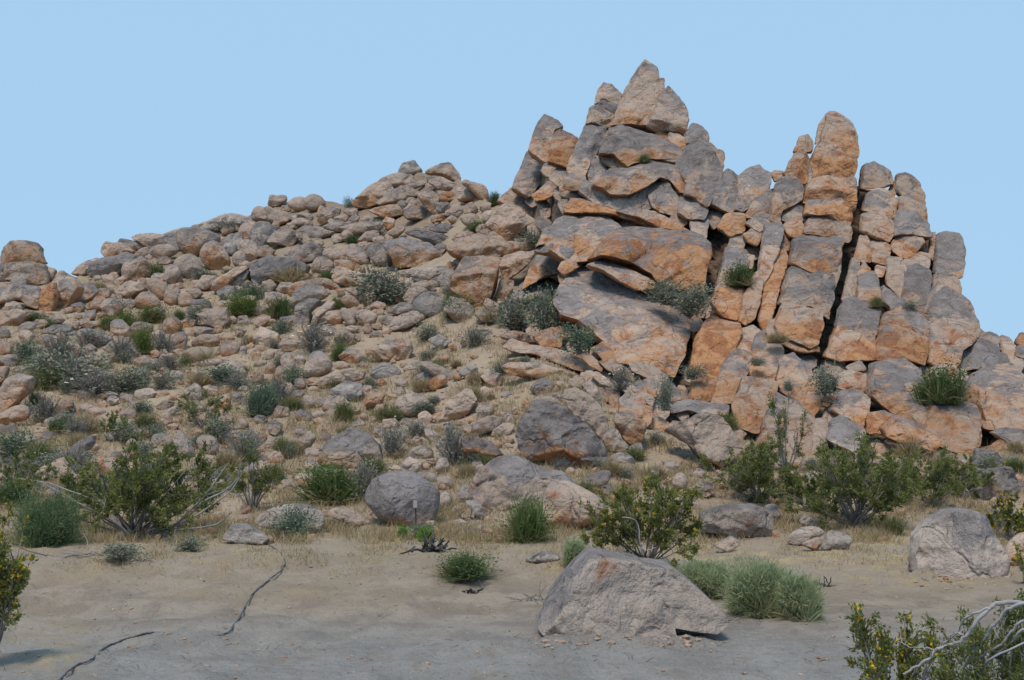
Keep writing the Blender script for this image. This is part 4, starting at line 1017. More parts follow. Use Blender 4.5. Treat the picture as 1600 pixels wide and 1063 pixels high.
# pebbles and chips on the ground
def ico():
    import bmesh
    bm=bmesh.new(); bmesh.ops.create_icosphere(bm,subdivisions=1,radius=1.0)
    v=np.array([tuple(a.co) for a in bm.verts]); f=np.array([[a.index for a in c.verts]+[c.verts[2].index] for c in bm.faces]); bm.free(); return v,f
iv,jf=ico()
pr=np.random.default_rng(99)
peb_v,peb_f,pb=[],[],0
def pebble(x,y,s):
    global pb
    g=hit(x,y)
    if g is None: return
    q=iv*(s*np.array([pr.uniform(.8,1.5),pr.uniform(.7,1.2),pr.uniform(.4,.8)]))*pr.uniform(.75,1.2,(len(iv),1))
    a=pr.uniform(0,6.28); q=np.stack([q[:,0]*math.cos(a)-q[:,1]*math.sin(a),q[:,0]*math.sin(a)+q[:,1]*math.cos(a),q[:,2]],1)
    peb_v.append(q+np.array(g)); peb_f.append(jf+pb); pb+=len(iv)
for _ in range(11000):
    x=pr.uniform(-220,1840); y=pr.uniform(430,850)
    if y<skyline(x)+10 or (in_cliff(x,y)>0.5 and pr.uniform()<0.5): continue
    if y>780 and pr.uniform()<0.75: continue
    pebble(x,y,pr.uniform(0.4,1)**2*3.4*float(D(x,y))/F)
for bx0,bx1,by in ((835,1130,1000),(1430,1570,906),(575,690,822),(740,940,842)):
    for _ in range(70): pebble(pr.uniform(bx0,bx1),by+pr.normal(2,7),pr.uniform(.15,1)**2*.045)
for _ in range(420):
    x=pr.uniform(-60,1660); y=pr.uniform(850,1060); pebble(x,y,pr.uniform(0.006,0.022))
def stuff(name,v,f,mat,label,smooth=True):
    me=mesh_np(name,np.concatenate(v),np.concatenate(f),mat,smooth); o=link(bpy.data.objects.new(name,me)); o['kind']='stuff'; o['label']=label; return o
if rubble_v:
    o=stuff('rubble',rubble_v,rubble_f,M['rock'],'small broken stones filling gaps between the rocks of the hillside'); o['warm']=0.5; o['patina']=0.25; o['tone']=1.0
o=stuff('gravel',[v for v in peb_v],[f for f in peb_f],M['rock'],'pebbles and rock chips strewn over the ground',False); o['warm']=0.45; o['patina']=0.15; o['tone']=1.05
print('fill stones',len(FILL))
# ---------------------------------------------------------------- plants
class Tubes:
    def __init__(s): s.v=[]; s.f=[]; s.n=0
    def add(s,pts,r0,r1,k=4):
        pts=np.asarray(pts,float); n=len(pts)
        t=np.gradient(pts,axis=0); t/=np.linalg.norm(t,axis=1)[:,None]+1e-9
        up=np.array([0.31,0.17,0.93]); a=np.cross(t,up); a/=np.linalg.norm(a,axis=1)[:,None]+1e-9; b=np.cross(t,a)
        rad=np.linspace(r0,r1,n)[:,None,None]; th=np.arange(k)/k*2*math.pi
        ring=pts[:,None,:]+rad*(np.cos(th)[None,:,None]*a[:,None,:]+np.sin(th)[None,:,None]*b[:,None,:])
        s.v.append(ring.reshape(-1,3)); i=np.arange(n*k).reshape(n,k)+s.n; j=np.roll(i,-1,1)
        s.f.append(np.stack([i[:-1],j[:-1],j[1:],i[1:]],-1).reshape(-1,4)); s.n+=n*k
    def build(s,name,mat): return mesh_np(name,np.concatenate(s.v),np.concatenate(s.f),mat)
def curve(r,p,d,L,n=6,wob=0.15,grav=0.0):
    d=d/np.linalg.norm(d); out=[p.copy()]
    for i in range(n):
        d=d+r.normal(0,wob,3)+np.array([0,0,grav]); d/=np.linalg.norm(d); p=p+d*L/n; out.append(p.copy())
    return np.array(out)
def leaf_quads(r,pts,dirs,ln,wd):
    """small folded diamond leaves at pts"""
    n=len(pts); d=dirs+r.normal(0,.55,(n,3)); d/=np.linalg.norm(d,axis=1)[:,None]+1e-9
    s=np.cross(d,r.normal(0,1,(n,3))); s/=np.linalg.norm(s,axis=1)[:,None]+1e-9
    l=ln*r.uniform(.6,1.3,(n,1)); w=wd*r.uniform(.6,1.3,(n,1))
    v=np.stack([pts,pts+d*l*.5+s*w*.5,pts+d*l,pts+d*l*.5-s*w*.5],1).reshape(-1,3)
    return v,np.arange(4*n).reshape(n,4)
def creosote(seed,w,h,nleaf,leaf,nstem=20,side=1.0,bare=0.12,flowers=0,dep=None,skew=0.0):
    """open vase of crooked grey stems with leaf sprays in clumps at the ends: returns stems, leaves, flowers meshes"""
    r=np.random.default_rng(seed); T=Tubes(); lp,ld=[],[]; dep=dep or w
    sc=np.array([w/2,dep/2,h])
    for i in range(nstem):
        a=i*2.399+r.normal(0,.35); e=math.sqrt((i+.5)/nstem)*1.15+r.normal(0,.08); e=max(0.05,e)
        d=np.array([math.cos(a)*math.sin(e),math.sin(a)*math.sin(e),math.cos(e)])
        L=r.uniform(.72,1.05)*(1.0 if e<0.9 else 1.1)
        m=curve(r,np.array([r.normal(0,.04),r.normal(0,.04),0.0]),d,L,7,.10,0.015)
        T.add(m*sc,.011*h,.004*h)
        isb=r.uniform()<bare
        for j in range(r.integers(5,9)):
            k=r.uniform(.35,1.0)*6.99; b=m[int(k)]+(m[min(int(k)+1,7)]-m[int(k)])*(k-int(k))
            dd=(m[-1]-m[0]); dd=dd/np.linalg.norm(dd)+r.normal(0,.55,3); 
            s=curve(r,b,dd,r.uniform(.14,.34),4,.2,0.05)
            T.add(s*sc,.0045*h,.002*h,3)
            for q in range(r.integers(2,5)):
                t0=s[r.integers(1,5)]; de=s[-1]-s[0]; de=de/(np.linalg.norm(de)+1e-9)+r.normal(0,.7,3)+np.array([0,0,.25])
                tw=curve(r,t0,de,r.uniform(.06,.15),3,.25,0.03)
                T.add(tw*sc,.0024*h,.0013*h,3)
                if not isb: lp.append(tw); ld.append(de)
    lp=np.array(lp); ld=np.array(ld); wgt=r.uniform(0.15,1,len(lp))**1.2; wgt/=wgt.sum()
    pick=r.choice(len(lp),nleaf,p=wgt); f=r.uniform(0.1,1.05,nleaf); i0=np.clip((f*3).astype(int),0,2); fr_=(f*3-i0)[:,None]
    p=(lp[pick,i0]*(1-fr_)+lp[pick,i0+1]*fr_)*sc+r.normal(0,.014*h,(nleaf,3)); p[:,2]=np.maximum(p[:,2],0.02*h)
    # fit the crown to its measured width and height
    fx=(w/2)/np.percentile(np.abs(p[:,0]),98); fz=h/np.percentile(p[:,2],99.6); fit=np.array([fx,fx*dep/w if dep!=w else fx,fz])
    p=p*fit; T.v=[q*fit for q in T.v]
    sk=np.array([[0,0,0],[0,0,0],[skew*w/h,0,0]]); p=p+p@sk; T.v=[q+q@sk for q in T.v]
    v,fc=leaf_quads(r,p,ld[pick],leaf,leaf*.55)
    fl=None
    if flowers:
        k=r.choice(len(p),flowers); n3=[]
        fv,ff=leaf_quads(r,np.repeat(p[k],4,0)+r.normal(0,.004,(4*flowers,3)),np.tile(np.array([0,-.3,.8]),(4*flowers,1)),leaf*.9,leaf*.8); fl=(fv,ff)
    return T,(v,fc),fl
def blades(seed,n,w,h,thin,spread=1.0,droop=0.1,clump=6):
    """a dome of fine upright switch stems fanning from several crowns at the base"""
    r=np.random.default_rng(seed); V=[];Fc=[]
    cen=np.stack([r.normal(0,.16,clump),r.normal(0,.16,clump)],1)
    ci=r.integers(0,clump,n); a=r.uniform(0,2*math.pi,n); e=np.abs(r.normal(0,.62*spread,n)); e=np.minimum(e,1.45)
    d=np.stack([np.cos(a)*np.sin(e),np.sin(a)*np.sin(e),np.cos(e)],1)
    hh=np.clip(1-(0.5 if clump>15 else 0.3)*r.uniform(0,1,clump)[ci],0,1); L=r.uniform(.45,1.0,n)*hh
    b=np.stack([cen[ci,0]+r.normal(0,.05,n),cen[ci,1]+r.normal(0,.05,n),np.zeros(n)],1)
    p1=b+d*(L*.5)[:,None]+r.normal(0,.025,(n,3)); d2=d+r.normal(0,.16,(n,3)); d2[:,2]-=droop*np.sin(e); p2=p1+d2*(L*.5)[:,None]
    sc=np.array([w/2,w/2,h]); b,p1,p2=b*sc,p1*sc,p2*sc
    b[:,2]-=0.03*h; p1[:,2]=np.abs(p1[:,2]); p2[:,2]=np.abs(p2[:,2])
    s=np.cross(p2-b,r.normal(0,1,(n,3))); s/=np.linalg.norm(s,axis=1)[:,None]+1e-9
    v=np.stack([b-s*thin*.5,b+s*thin*.5,p1+s*thin*.5,p1-s*thin*.5,p2],1)
    idx=np.arange(5*n).reshape(n,5)
    f4=idx[:,[0,1,2,3]]; f3=idx[:,[3,2,4,4]]
    fs=[list(x) for x in f4]+[list(x[:3]) for x in f3]
    return v.reshape(-1,3),fs
def tuftleaves(seed,n,w,h,leaf,lumps=9):
    """low lumpy cushion: small leaves through the outer shell of several lobes"""
    r=np.random.default_rng(seed); c=[]
    for i in range(lumps):
        a=r.uniform(0,6.28); q=r.uniform(0,.55); c.append((math.cos(a)*q,math.sin(a)*q,r.uniform(.10,.62),r.uniform(.20,.45)))
    c=np.array(c); ci=r.integers(0,lumps,n); d=r.normal(0,1,(n,3)); d/=np.linalg.norm(d,axis=1)[:,None]; q=c[ci,3]*(0.8 if lumps>20 else 1.0)*r.uniform(.35,1.0,n)**.5*(1+0.25*r.normal(0,1,n))
    p=c[ci,:3]+d*q[:,None]; p[:,2]=np.abs(p[:,2]); sc=np.array([w/2*1.05,w/2*1.05,h])
    return leaf_quads(r,p*sc,d*sc+np.array([0,0,(.9 if lumps>20 else .4)*h]),leaf,leaf*(.12 if lumps>20 else .4))
def twigs(seed,n,w,h,thick):
    r=np.random.default_rng(seed); T=Tubes(); sc=np.array([w/2,w/2,h]); tips=[]
    for i in range(n):
        a=r.uniform(0,6.28); e=abs(r.normal(0,.65)); d=np.array([math.cos(a)*math.sin(e),math.sin(a)*math.sin(e),math.cos(e)])
        m=curve(r,r.normal(0,.07,3)*np.array([1,1,0]),d,r.uniform(.5,1.0),5,.16,0.0); m[:,2]=np.abs(m[:,2]); T.add(m*sc,thick,thick*.5,3)
        for j in range(4):
            k=r.integers(1,5); t=curve(r,m[k],m[-1]-m[0]+r.normal(0,.4,3),r.uniform(.12,.35),3,.25,0); t[:,2]=np.abs(t[:,2]); T.add(t*sc,thick*.6,thick*.35,3); tips.append(t[-1]*sc)
    return T,np.array(tips)
def pmesh(name,vf,mat): 
    return mesh_np(name,vf[0],vf[1],mat,False)
def root_empty(name,label,cat,loc,rz=0,group=None):
    o=link(bpy.data.objects.new(name,None)); o.location=loc; o.rotation_euler=(0,0,rz); o.empty_display_size=.2
    o['label']=label; o['category']=cat
    if group: o['group']=group
    return o
def part(name,me,parent): return link(bpy.data.objects.new(name,me),parent)
pr2=np.random.default_rng(5)
PROTO={}
def proto(key):
    """unit-sized (1 x 1 x 1 m) plant meshes shared by look-alikes"""
    if key in PROTO: return PROTO[key]
    ty,mat,k=key; sd=hash_(ty+mat)+k*13
    if ty=='e':
        v,f=blades(sd,750,1,1,.011,1.25,.08,9); a=pmesh('shoots',(v,f),M[mat]); v2,f2=tuftleaves(sd+1,1700,1,1,.05,11); b=pmesh('foliage',(v2,f2),M[mat]); v,f=blades(sd+5,150,1.15,.8,.010,1.5,.2,8); c_=pmesh('dry_shoots',(v,f),M['straw']); r=[('shoots',a),('foliage',b),('dry_shoots',c_)]
    elif ty=='s':
        v2,f2=tuftleaves(sd+1,1500,1,1,.075,12); b=pmesh('foliage',(v2,f2),M[mat]); T,tp=twigs(sd,26,1,1,.008); r=[('foliage',b),('stems',T.build('stems',M['twig']))]
    elif ty=='w':
        T,tp=twigs(sd,90,1,1,.0075); r=[('twigs',T.build('twigs',M['twig']))]
        v2,f2=tuftleaves(sd+1,420,1,1,.06,10); r.append(('foliage',pmesh('foliage',(v2,f2),M['sage'])))
    elif ty=='f':
        T,tp=twigs(sd,80,1,1,.0075); r=[('twigs',T.build('twigs',M['twig']))]
        v2,f2=tuftleaves(sd+1,500,1,1,.055,10); r.append(('foliage',pmesh('foliage',(v2,f2),M['sage'])))
        rr=np.random.default_rng(sd); q=tp[rr.choice(len(tp),60)]; r.append(('blossoms',pmesh('blossoms',leaf_quads(rr,q,np.tile([0,-.4,.6],(60,1)),.05,.05),M['white'])))
    elif ty=='d':
        v,f=blades(sd,700,1,1,.014,1.0,.15,9); r=[('shoots',pmesh('shoots',(v,f),M['straw']))]
    elif ty=='l':
        v,f=blades(sd,420,1,1,.03,1.0,.05,4); a=pmesh('shoots',(v,f),M['lime']); v2,f2=tuftleaves(sd+1,500,1,1,.09,6); r=[('shoots',a),('foliage',pmesh('foliage',(v2,f2),M['lime']))]
    # fit the plant to its unit box
    cs=[]
    for _,me in r:
        q=np.empty(len(me.vertices)*3,np.float32); me.vertices.foreach_get('co',q); cs.append(q.reshape(-1,3))
    al=np.concatenate(cs); fx=0.5/np.percentile(np.abs(al[:,:2]),96.5); fz=1.0/np.percentile(al[:,2],98.5)
    for (_,me),q in zip(r,cs):
        me.vertices.foreach_set('co',(q*np.array([fx,fx,fz],np.float32)).ravel()); me.update()
    PROTO[key]=r; return r
def hash_(s):
    h=7
    for c in s: h=(h*31+ord(c))%100003
    return h
CATN={'e':('shrub','shrub'),'s':('sagebrush','sagebrush'),'w':('twiggy_shrub','shrub'),'f':('flowering_shrub','shrub'),'d':('grass_tuft','grass tuft'),'l':('green_tuft','plant'),'g':('broom_bush','bush')}
def ground_at(x,y,back=0.0):
    p=hit(x,y)
    if p is None: p=Vector(unproj(x,y,float(D(x,y))))
    return p
def place_shrub(ty,label,x,yb,w,h,i,group=None):
    p=ground_at(x,yb); d=p.y
    if in_cliff(x,yb)>0.3: d=float(D(x,yb))-0.25; p=Vector(unproj(x,yb,d))
    Wm,Hm=w*d/F,h*d/F
    if ty=='w' and 'white' in label: ty='f'
    r=np.random.default_rng(300+i)
    name,cat=CATN[ty]
    o=root_empty(name,label,cat,p,float(r.uniform(0,6.28)),group)
    if ty=='g':
        mat='broom' if 'dark' in label else 'feather'
        v,f=blades(900+i,int(2600*min(1,w/110)+500),Wm*1.3,Hm*1.1,.0045,1.3,.16,18)
        part('shoots',pmesh('shoots',(v,f),M[mat]),o)
        r5=np.random.default_rng(960+i); v,f=tuftleaves(970+i,int(9000*min(1,w/110)+1500),Wm,Hm,.075,26); v[:,2]*=.95
        part('foliage',pmesh('foliage',(v,f),M[mat]),o)
        T,tp=twigs(950+i,16,Wm*.8,Hm*.6,.006); part('stems',T.build('stems',M['twig']),o)
        v,f=blades(980+i,420,Wm*1.15,Hm*.6,.007,1.5,.3,10); part('dry_shoots',pmesh('dry_shoots',(v,f),M['straw']),o)
        return o
    if ty=='e':
        mat='olive' if 'olive' in label or 'brown' in label else 'dark' if 'dark' in label or 'tiny' in label else 'yellowgreen' if 'yellow' in label else 'bright' if ('bright' in label or 'vivid' in label or 'fresh' in label) else 'sagegreen' if 'blue' in label else 'olive' if r.uniform()<.4 else 'dark' if r.uniform()<.5 else 'bright'
    elif ty=='s': mat='sagegreen' if 'green' in label and 'grey' not in label.split('green')[0] else 'sage'
    else: mat=''
    for nm,me in proto((ty,mat,int(r.integers(0,3)))): part(nm,me,o)
    o.scale=(Wm,Wm,Hm*1.05)
    return o
k=0
for ln in SHRUBS.strip().splitlines():
    ty,label,x,y,w,h=ln.split('|'); place_shrub(ty,label,float(x),float(y),float(w),float(h),k); k+=1
# smaller look-alike plants scattered over the slope
sr=np.random.default_rng(77)
n=0
while n<150:
    x=sr.uniform(0,1600); y=sr.uniform(400,845)
    if y<skyline(x)+25 or in_cliff(x,y)>0.3 and sr.uniform()<.9: continue
    if x>1010 and y<700 and in_cliff(x,y)<0.3 and y<520: continue
    if y>790 and sr.uniform()<.6: continue
    if y<520 and sr.uniform()<.55: continue
    ty=sr.choice(['e','s','s','s','w','d','d']); s=sr.uniform(14,30)*(0.75+0.5*(y-400)/450)
    near=sorted(LAND,key=lambda o:(o[4]-x)**2+(o[5]-y)**2)[:5]; lab=None
    nm={'e':'small olive-green shrub','s':'small grey sage','w':'dry grey twig clump','d':'straw-coloured grass tuft'}[ty]
    for o in near:
        q=f"{nm} {relation(x-o[4],y-o[5])} the {o[6]}"
        if q not in USED and len(q.split())<=16: lab=q; USED.add(q); break
    if lab is None: continue
    place_shrub(ty,lab,x,y,s*sr.uniform(1.0,1.5),s*sr.uniform(.6,.95),1000+n,'small desert plants on the slope'); n+=1
# creosote bushes
def place_creosote(label,x,yb,w,h,seed,nleaf,leaf,nstem=20,mat='creosote',flowers=0,bare=.12,d=None,depth=None,skew=0.0):
    p=ground_at(x,yb) if d is None else Vector(unproj(x,yb,d)); d=p.y
    if label is None: return p,d
    o=root_empty('creosote_bush',label,'bush',p)
    T,lv,fl=creosote(seed,w*d/F,h*d/F,int(nleaf*2.0),leaf*.9,nstem,1,bare,flowers,depth,skew)
    part('stems',T.build('stems',M['stem']),o); part('leaves',pmesh('leaves',lv,M[mat]),o)
    if fl: part('blossoms',pmesh('blossoms',fl,M['flower']),o)
    return o
BIG=place_creosote('large spreading creosote bush with bare grey branches left of the sand',208,837,270,150,11,10500,.060,36,'creosote',0,.12,skew=.14)
place_creosote('olive creosote bush with yellow flecks behind the foreground boulder',1012,882,190,134,12,5600,.050,26,'creosote_olive',120,.15)
place_creosote('dark green creosote at the foot of the outcrop, left end of the thicket',1188,786,150,96,13,6500,.060,24)
place_creosote('tall wispy creosote spray standing up before the pinkish cliff face',1228,742,64,125,14,1000,.060,8,'creosote',0,.2)
place_creosote('small creosote between the left end and the broad olive middle of the thicket',1262,800,90,72,28,2800,.055,13)
place_creosote('broad olive creosote in the middle of the outcrop foot',1338,824,180,138,15,8500,.058,28)
place_creosote('low creosote behind the broad olive one',1410,765,90,62,16,2600,.055,12)
place_creosote('dark creosote right of the broad olive one beside the square boulder',1458,792,110,88,17,4200,.055,16)
place_creosote('low green creosote at the right end of the thicket below the square blocks',1505,778,80,66,31,2000,.055,12)
place_creosote('small creosote on the slope above the large left creosote',315,668,84,56,18,1500,.065,12)
place_creosote('small dark creosote left of the grey-green shrub on lower left slope',172,690,44,46,19,700,.065,8)
place_creosote('yellow-flowered creosote below the square grey-purple boulder',1578,842,80,72,20,1900,.050,14,'creosote_olive',110)
place_creosote('flowering sprig of creosote at the right border beside the brown boulder',1606,915,50,80,21,900,.040,9,'creosote_olive',60)
place_creosote('sparse olive creosote right of the large left creosote',395,800,80,110,22,1300,.055,12,'creosote_olive',0,.25)
place_creosote('sparse green creosote at the left border under the scree',30,768,110,60,23,1600,.055,13,'creosote',0,.2)
place_creosote('yellow-blooming creosote close to the camera at the left border',-8,1012,118,205,24,3600,.034,16,'creosote_olive',330,.05,d=8.4)
place_creosote('yellow-blooming creosote low at the right corner, left of the arching branches',1400,1150,150,190,25,2600,.026,16,'creosote_olive',170,.05,d=5.6)
place_creosote('dark dense creosote beneath the arching bare branches at the right corner',1585,1190,250,245,26,6500,.026,24,'creosote',70,.05,d=5.4)
# bare branches: of the large left creosote, and the arching dead one at the right corner
def pix_branch(T,pts,d0,d1,r0,r1,origin,k=6):
    pts=np.array(pts,float); n=len(pts); dd=np.linspace(d0,d1,n); P=unproj(pts[:,0],pts[:,1],dd)-np.array(origin)
    t=np.linspace(0,n-1,(n-1)*5+1); i=np.clip(t.astype(int),0,n-2); f=t-i
    def cr(a):
        p0=a[np.clip(i-1,0,n-1)];p1=a[i];p2=a[i+1];p3=a[np.clip(i+2,0,n-1)]; g=f[:,None]
        return .5*((2*p1)+(-p0+p2)*g+(2*p0-5*p1+4*p2-p3)*g**2+(-p0+3*p1-3*p2+p3)*g**3)
    Q=cr(P)+np.random.default_rng(len(pts)).normal(0,.0025,(len(t),3)); T.add(Q,r0,r1,k)
T=Tubes(); oB=np.array(BIG.location); d=oB[1]
for pts in ([(205,832),(180,800),(150,782),(110,768),(75,755),(30,748)],[(200,834),(175,812),(130,790),(95,770),(60,752)],
            [(230,834),(270,822),(300,795),(330,762),(345,740),(360,720)],[(240,834),(290,815),(330,790),(360,768),(378,740)],[(300,795),(325,780),(355,765),(372,745),(376,720)],
            [(120,740),(105,718),(95,700)],[(240,835),(280,828),(330,822),(350,812),(362,800)],[(250,832),(262,840),(268,850),(262,860)],[(185,800),(190,770),(205,745)]):
    pix_branch(T,pts,d-.1,d-.5,.022,.007,oB,5)
part('bare_branches',T.build('bare_branches',M['barkpale']),BIG)
p0=Vector(unproj(1700,1000,5.3))
base=drop(p0.x,5.3); p0=base if base else p0
dead=root_empty('dead_branch','arching bare grey branches reaching in from the right border','branch',p0)
T=Tubes(); o0=np.array(p0)
main=[(1720,1060),(1680,965),(1600,943),(1560,943),(1545,952),(1520,978),(1500,1002),(1465,1015),(1450,1030),(1425,1045),(1412,1054)]
pix_branch(T,main,5.2,5.3,.014,.005,o0,8)
part('main_limb',T.build('main_limb',M['barkpale']),dead)
T=Tubes()
for pts,a in (([(1546,950),(1520,960),(1505,970),(1498,985),(1485,998),(1468,1010)],.006),([(1680,975),(1620,946),(1578,949),(1560,970),(1545,985),(1532,1010),(1518,1022),(1504,1042),(1490,1062)],.010),
              ([(1690,985),(1620,968),(1590,975),(1575,995),(1560,1010),(1545,1018),(1530,1028),(1515,1034)],.008),([(1640,990),(1598,985),(1585,1000),(1570,1012),(1548,1030),(1536,1050)],.007),
              ([(1508,992),(1490,990),(1480,1002),(1470,1014)],.004),([(1450,1016),(1462,1025)],.004),([(1505,1000),(1503,1015),(1506,1030)],.003),([(1465,1015),(1440,1012),(1420,1010),(1405,1002)],.003),([(1660,985),(1560,1022),(1530,1050),(1525,1075)],.006)):
    pix_branch(T,pts,5.15,5.4,a,a*.5,o0,6)
part('side_branches',T.build('side_branches',M['barkpale']),dead)
# pale forked dead twig in front of the central creosote
p=ground_at(1010,872); tw=root_empty('dead_twig','pale forked dead twig in front of the olive central creosote','twig',Vector((p.x,p.y-.7,p.z)))
T=Tubes()
for pts in ([(1005,866),(1000,850),(999,830),(994,815),(985,810),(972,808)],[(1001,855),(1012,860),(1025,856)]): pix_branch(T,pts,p.y-.9,p.y-1.0,.010,.006,np.array(tw.location),5)
part('forked_stem',T.build('forked_stem',M['barkpale']),tw)
# ---------------------------------------------------------------- dry grass
def grass(name,label,n,fx,hgt,mat,seed):
    r=np.random.default_rng(seed); B=[]; S=[]
    tries=0
    while len(B)<n and tries<n*12:
        tries+=1
        x,y=r.uniform(-220,1840),fx(r)
        if y<skyline(x)+14: continue
        if in_cliff(x,y)>0.5 and r.uniform()<.85: continue
        if mnoise.noise(Vector((x*.018,y*.03,seed)))+r.normal(0,.18)<-0.02: continue
        g=hit(x,y)
        if g is None: continue
        c=r.integers(5,11)
        for _ in range(c): B.append((g.x+r.normal(0,.05*(1+g.y/25)),g.y+r.normal(0,.05*(1+g.y/25)),g.z-.01)); S.append(hgt*r.uniform(.4,1.2)*(0.8+g.y/60))
    b=np.array(B); s=np.array(S)[:,None]; m=len(b)
    d=r.normal(0,.45,(m,3)); d[:,2]=1; tip=b+d*s; side=r.normal(0,1,(m,3)); side[:,2]=0; side/=np.linalg.norm(side,axis=1)[:,None]
    wd=(.0022+b[:,1:2]*.00022)
    v=np.stack([b-side*wd,b+side*wd,tip],1).reshape(-1,3); f=np.arange(3*m).reshape(m,3)
    me=mesh_np(name,v,f,M[mat],False); o=link(bpy.data.objects.new(name,me)); o['kind']='stuff'; o['label']=label; return o
grass('grass','dry straw grass growing between the rocks of the slope',145000,lambda r:430+420*r.uniform()**.7,.16,'straw',3)
grass('dead_grass','low golden grass along the foot of the slope',40000,lambda r:r.normal(838,22),.06,'straw',4)
# ---------------------------------------------------------------- small things on the sand
def on_ground(x,y,dz=0.0):
    g=ground_at(x,y); return np.array([g.x,g.y,g.z+dz])
pts=[(60,1085,.004),(95,1063,.012),(115,1045,.012),(145,1031,.012),(162,1015,.012),(190,1003,.012),(218,994,.010),(240,989,.002),(275,990,-.012),(300,990,-.012),(335,993,-.006),(356,990,.012),(372,970,.014),(383,950,.014),(397,928,.014),(420,908,.014),(440,892,.014),(444,876,.010),(438,862,-.01),(420,852,.004),(405,849,.010),(385,843,.010),(370,838,.004)]
P=np.array([on_ground(*q) for q in pts]); t=np.linspace(0,len(P)-1,180); i=np.clip(t.astype(int),0,len(P)-2); f=(t-i)[:,None]
g=lambda a:P[np.clip(a,0,len(P)-1)]
Q=.5*((2*g(i))+(-g(i-1)+g(i+1))*f+(2*g(i-1)-5*g(i)+4*g(i+1)-g(i+2))*f**2+(-g(i-1)+3*g(i)-3*g(i+1)+g(i+2))*f**3)
Q+=np.random.default_rng(3).normal(0,.0035,Q.shape)*np.array([1,1,.3])
T=Tubes(); o0=Q[0].copy(); T.add(Q-o0,.0085,.0085,8)
o=link(bpy.data.objects.new('cable',T.build('cable',M['cable']))); o.location=o0; o['label']='black half-buried cable winding across the sand'; o['category']='cable'
# bits of dead twig and dark litter on the sand
def litter(n,seed):
    r=np.random.default_rng(seed); T=Tubes()
    for _ in range(n):
        x,y=r.uniform(-60,1660),r.uniform(850,1062)
        if mnoise.noise(Vector((x*.012,y*.03,2.2)))+r.normal(0,.25)<0.05: continue
        g=hit(x,y)
        if g is None: continue
        L=r.uniform(.02,.10); a=r.uniform(0,6.28); p=np.array(g)+np.array([0,0,.004])
        T.add(curve(r,p,np.array([math.cos(a),math.sin(a),r.uniform(-.02,.25)]),L,3,.3),r.uniform(.0015,.004),.001,3)
    o=link(bpy.data.objects.new('litter',T.build('litter',M['stem']))); o['kind']='stuff'; o['label']='dry twig bits and dark plant litter on the sand'
litter(1500,8)
# charred stump
def chips(label,x,y,n,L,r0,mat,seed,name,up=.5,cat='driftwood'):
    r=np.random.default_rng(seed); b=ground_at(x,y); T=Tubes()
    for _ in range(n):
        d=r.normal(0,1,3); d[2]=abs(d[2])*up+.05; T.add(curve(r,r.normal(0,L*.35,3)*np.array([1,.6,0]),d,L*r.uniform(.5,1.1),4,.25),r0,r0*.5,5)
    o=link(bpy.data.objects.new(name,T.build(name,M[mat]))); o.location=b; o['label']=label; o['category']=cat; return o
chips('charred shrub stump with pale splinters on the sand',680,862,26,.30,.018,'char',1,'burnt_stump',1.2,'stump')
chips('small dark charred wood scrap on the sand below the weed clump',735,926,8,.11,.016,'char',2,'wood_scrap',.5)
chips('dark twig litter left of the foreground boulder',835,938,14,.22,.006,'stem',3,'twig_litter',.35,'twigs')
chips('dark twig litter right of the feathery bush',1290,916,12,.18,.010,'char',4,'twig_litter',.35,'twigs')
chips('dead grey twig heap in the split boulder hollow',733,812,26,.40,.010,'stem',5,'twig_heap',.6,'twigs')
chips('flat dead twigs lying right of the charred stump',720,836,14,.35,.008,'stem',6,'twig_litter',.2,'twigs')
chips('grey fallen twigs below the large left creosote',150,868,14,.5,.008,'stem',7,'twig_litter',.15,'twigs')
chips('dark twigs on the earth at the feathery bush foot',1130,972,16,.16,.006,'stem',8,'twig_litter',.4,'twigs')
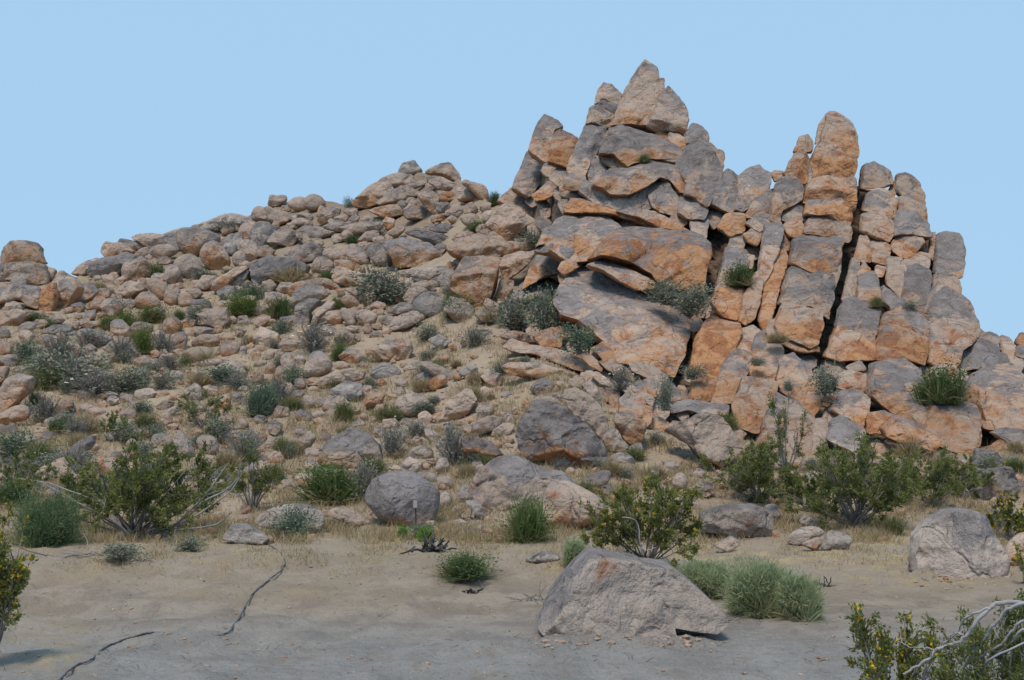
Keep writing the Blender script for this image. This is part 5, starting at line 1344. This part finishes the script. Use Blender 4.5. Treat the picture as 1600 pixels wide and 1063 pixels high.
# stake with a pale tag in front of the round cracked boulder
p=ground_at(650,828); st=root_empty('marker_stake','thin marker stake with a small pale tag before the round cracked boulder','stake',p)
s=p.y/F; T=Tubes(); T.add([(0,0,-.05),(-.004,0,22*s),(-.008,.004,46*s)],.012,.010,6); part('stake',T.build('stake',M['steel']),st)
import bmesh
bm=bmesh.new(); bmesh.ops.create_cube(bm,size=1.0); bmesh.ops.scale(bm,vec=(6.5*s,.03,12*s),verts=bm.verts); bmesh.ops.bevel(bm,geom=list(bm.edges),offset=.008,segments=2,affect='EDGES'); bmesh.ops.translate(bm,vec=(-.008,-.03,40*s),verts=bm.verts)
me=bpy.data.meshes.new('tag'); bm.to_mesh(me); bm.free(); me.materials.append(M['post']); part('tag',me,st)
# ---------------------------------------------------------------- light, sky, camera
def world():
    w=bpy.data.worlds.new('World'); scene.world=w; w.use_nodes=True
    nt=w.node_tree; bg=nt.nodes['Background']
    sky=nt.nodes.new('ShaderNodeTexSky'); sky.sky_type='NISHITA'; sky.sun_disc=False
    sky.sun_elevation=SUN_EL; sky.sun_rotation=SUN_ROT; sky.air_density=1.0; sky.dust_density=1.0
    mx=nt.nodes.new('ShaderNodeMix'); mx.data_type='RGBA'; mx.inputs[0].default_value=0.96
    nt.links.new(sky.outputs[0],mx.inputs[6]); k=10.0/1.80
    mx.inputs[7].default_value=(0.392*k,0.625*k,0.862*k,1)
    nt.links.new(mx.outputs[2],bg.inputs['Color']); bg.inputs['Strength'].default_value=0.1
SUN_EL=math.radians(64); SUN_AZ=math.radians(205)   # compass from +Y clockwise: behind the camera, to its left
SUN_ROT=SUN_AZ
world()
ld=bpy.data.lights.new('sun','SUN'); ld.energy=1.5; ld.angle=math.radians(14); ld.color=(1.0,0.86,0.70)
lo=link(bpy.data.objects.new('sun',ld))
sd=Vector((math.sin(SUN_AZ)*math.cos(SUN_EL),math.cos(SUN_AZ)*math.cos(SUN_EL),math.sin(SUN_EL)))
lo.rotation_euler=sd.to_track_quat('Z','Y').to_euler(); lo.location=(0,-20,60)
cd=bpy.data.cameras.new('camera'); cam=link(bpy.data.objects.new('camera',cd))
cam.location=(0,0,CAMH); cam.rotation_euler=(math.radians(90),0,0)
cd.sensor_width=36; cd.lens=36*F/1600; cd.shift_y=(HY-531.5)/1600; cd.clip_end=6000; cd.clip_start=0.05
scene.camera=cam
scene.render.engine='CYCLES'
scene.cycles.max_bounces=6; scene.cycles.diffuse_bounces=1; scene.cycles.transparent_max_bounces=4
scene.view_settings.view_transform='Standard'; scene.view_settings.look='None'
scene.view_settings.exposure=0.85; scene.view_settings.gamma=1.0
scene.view_settings.use_curve_mapping=False
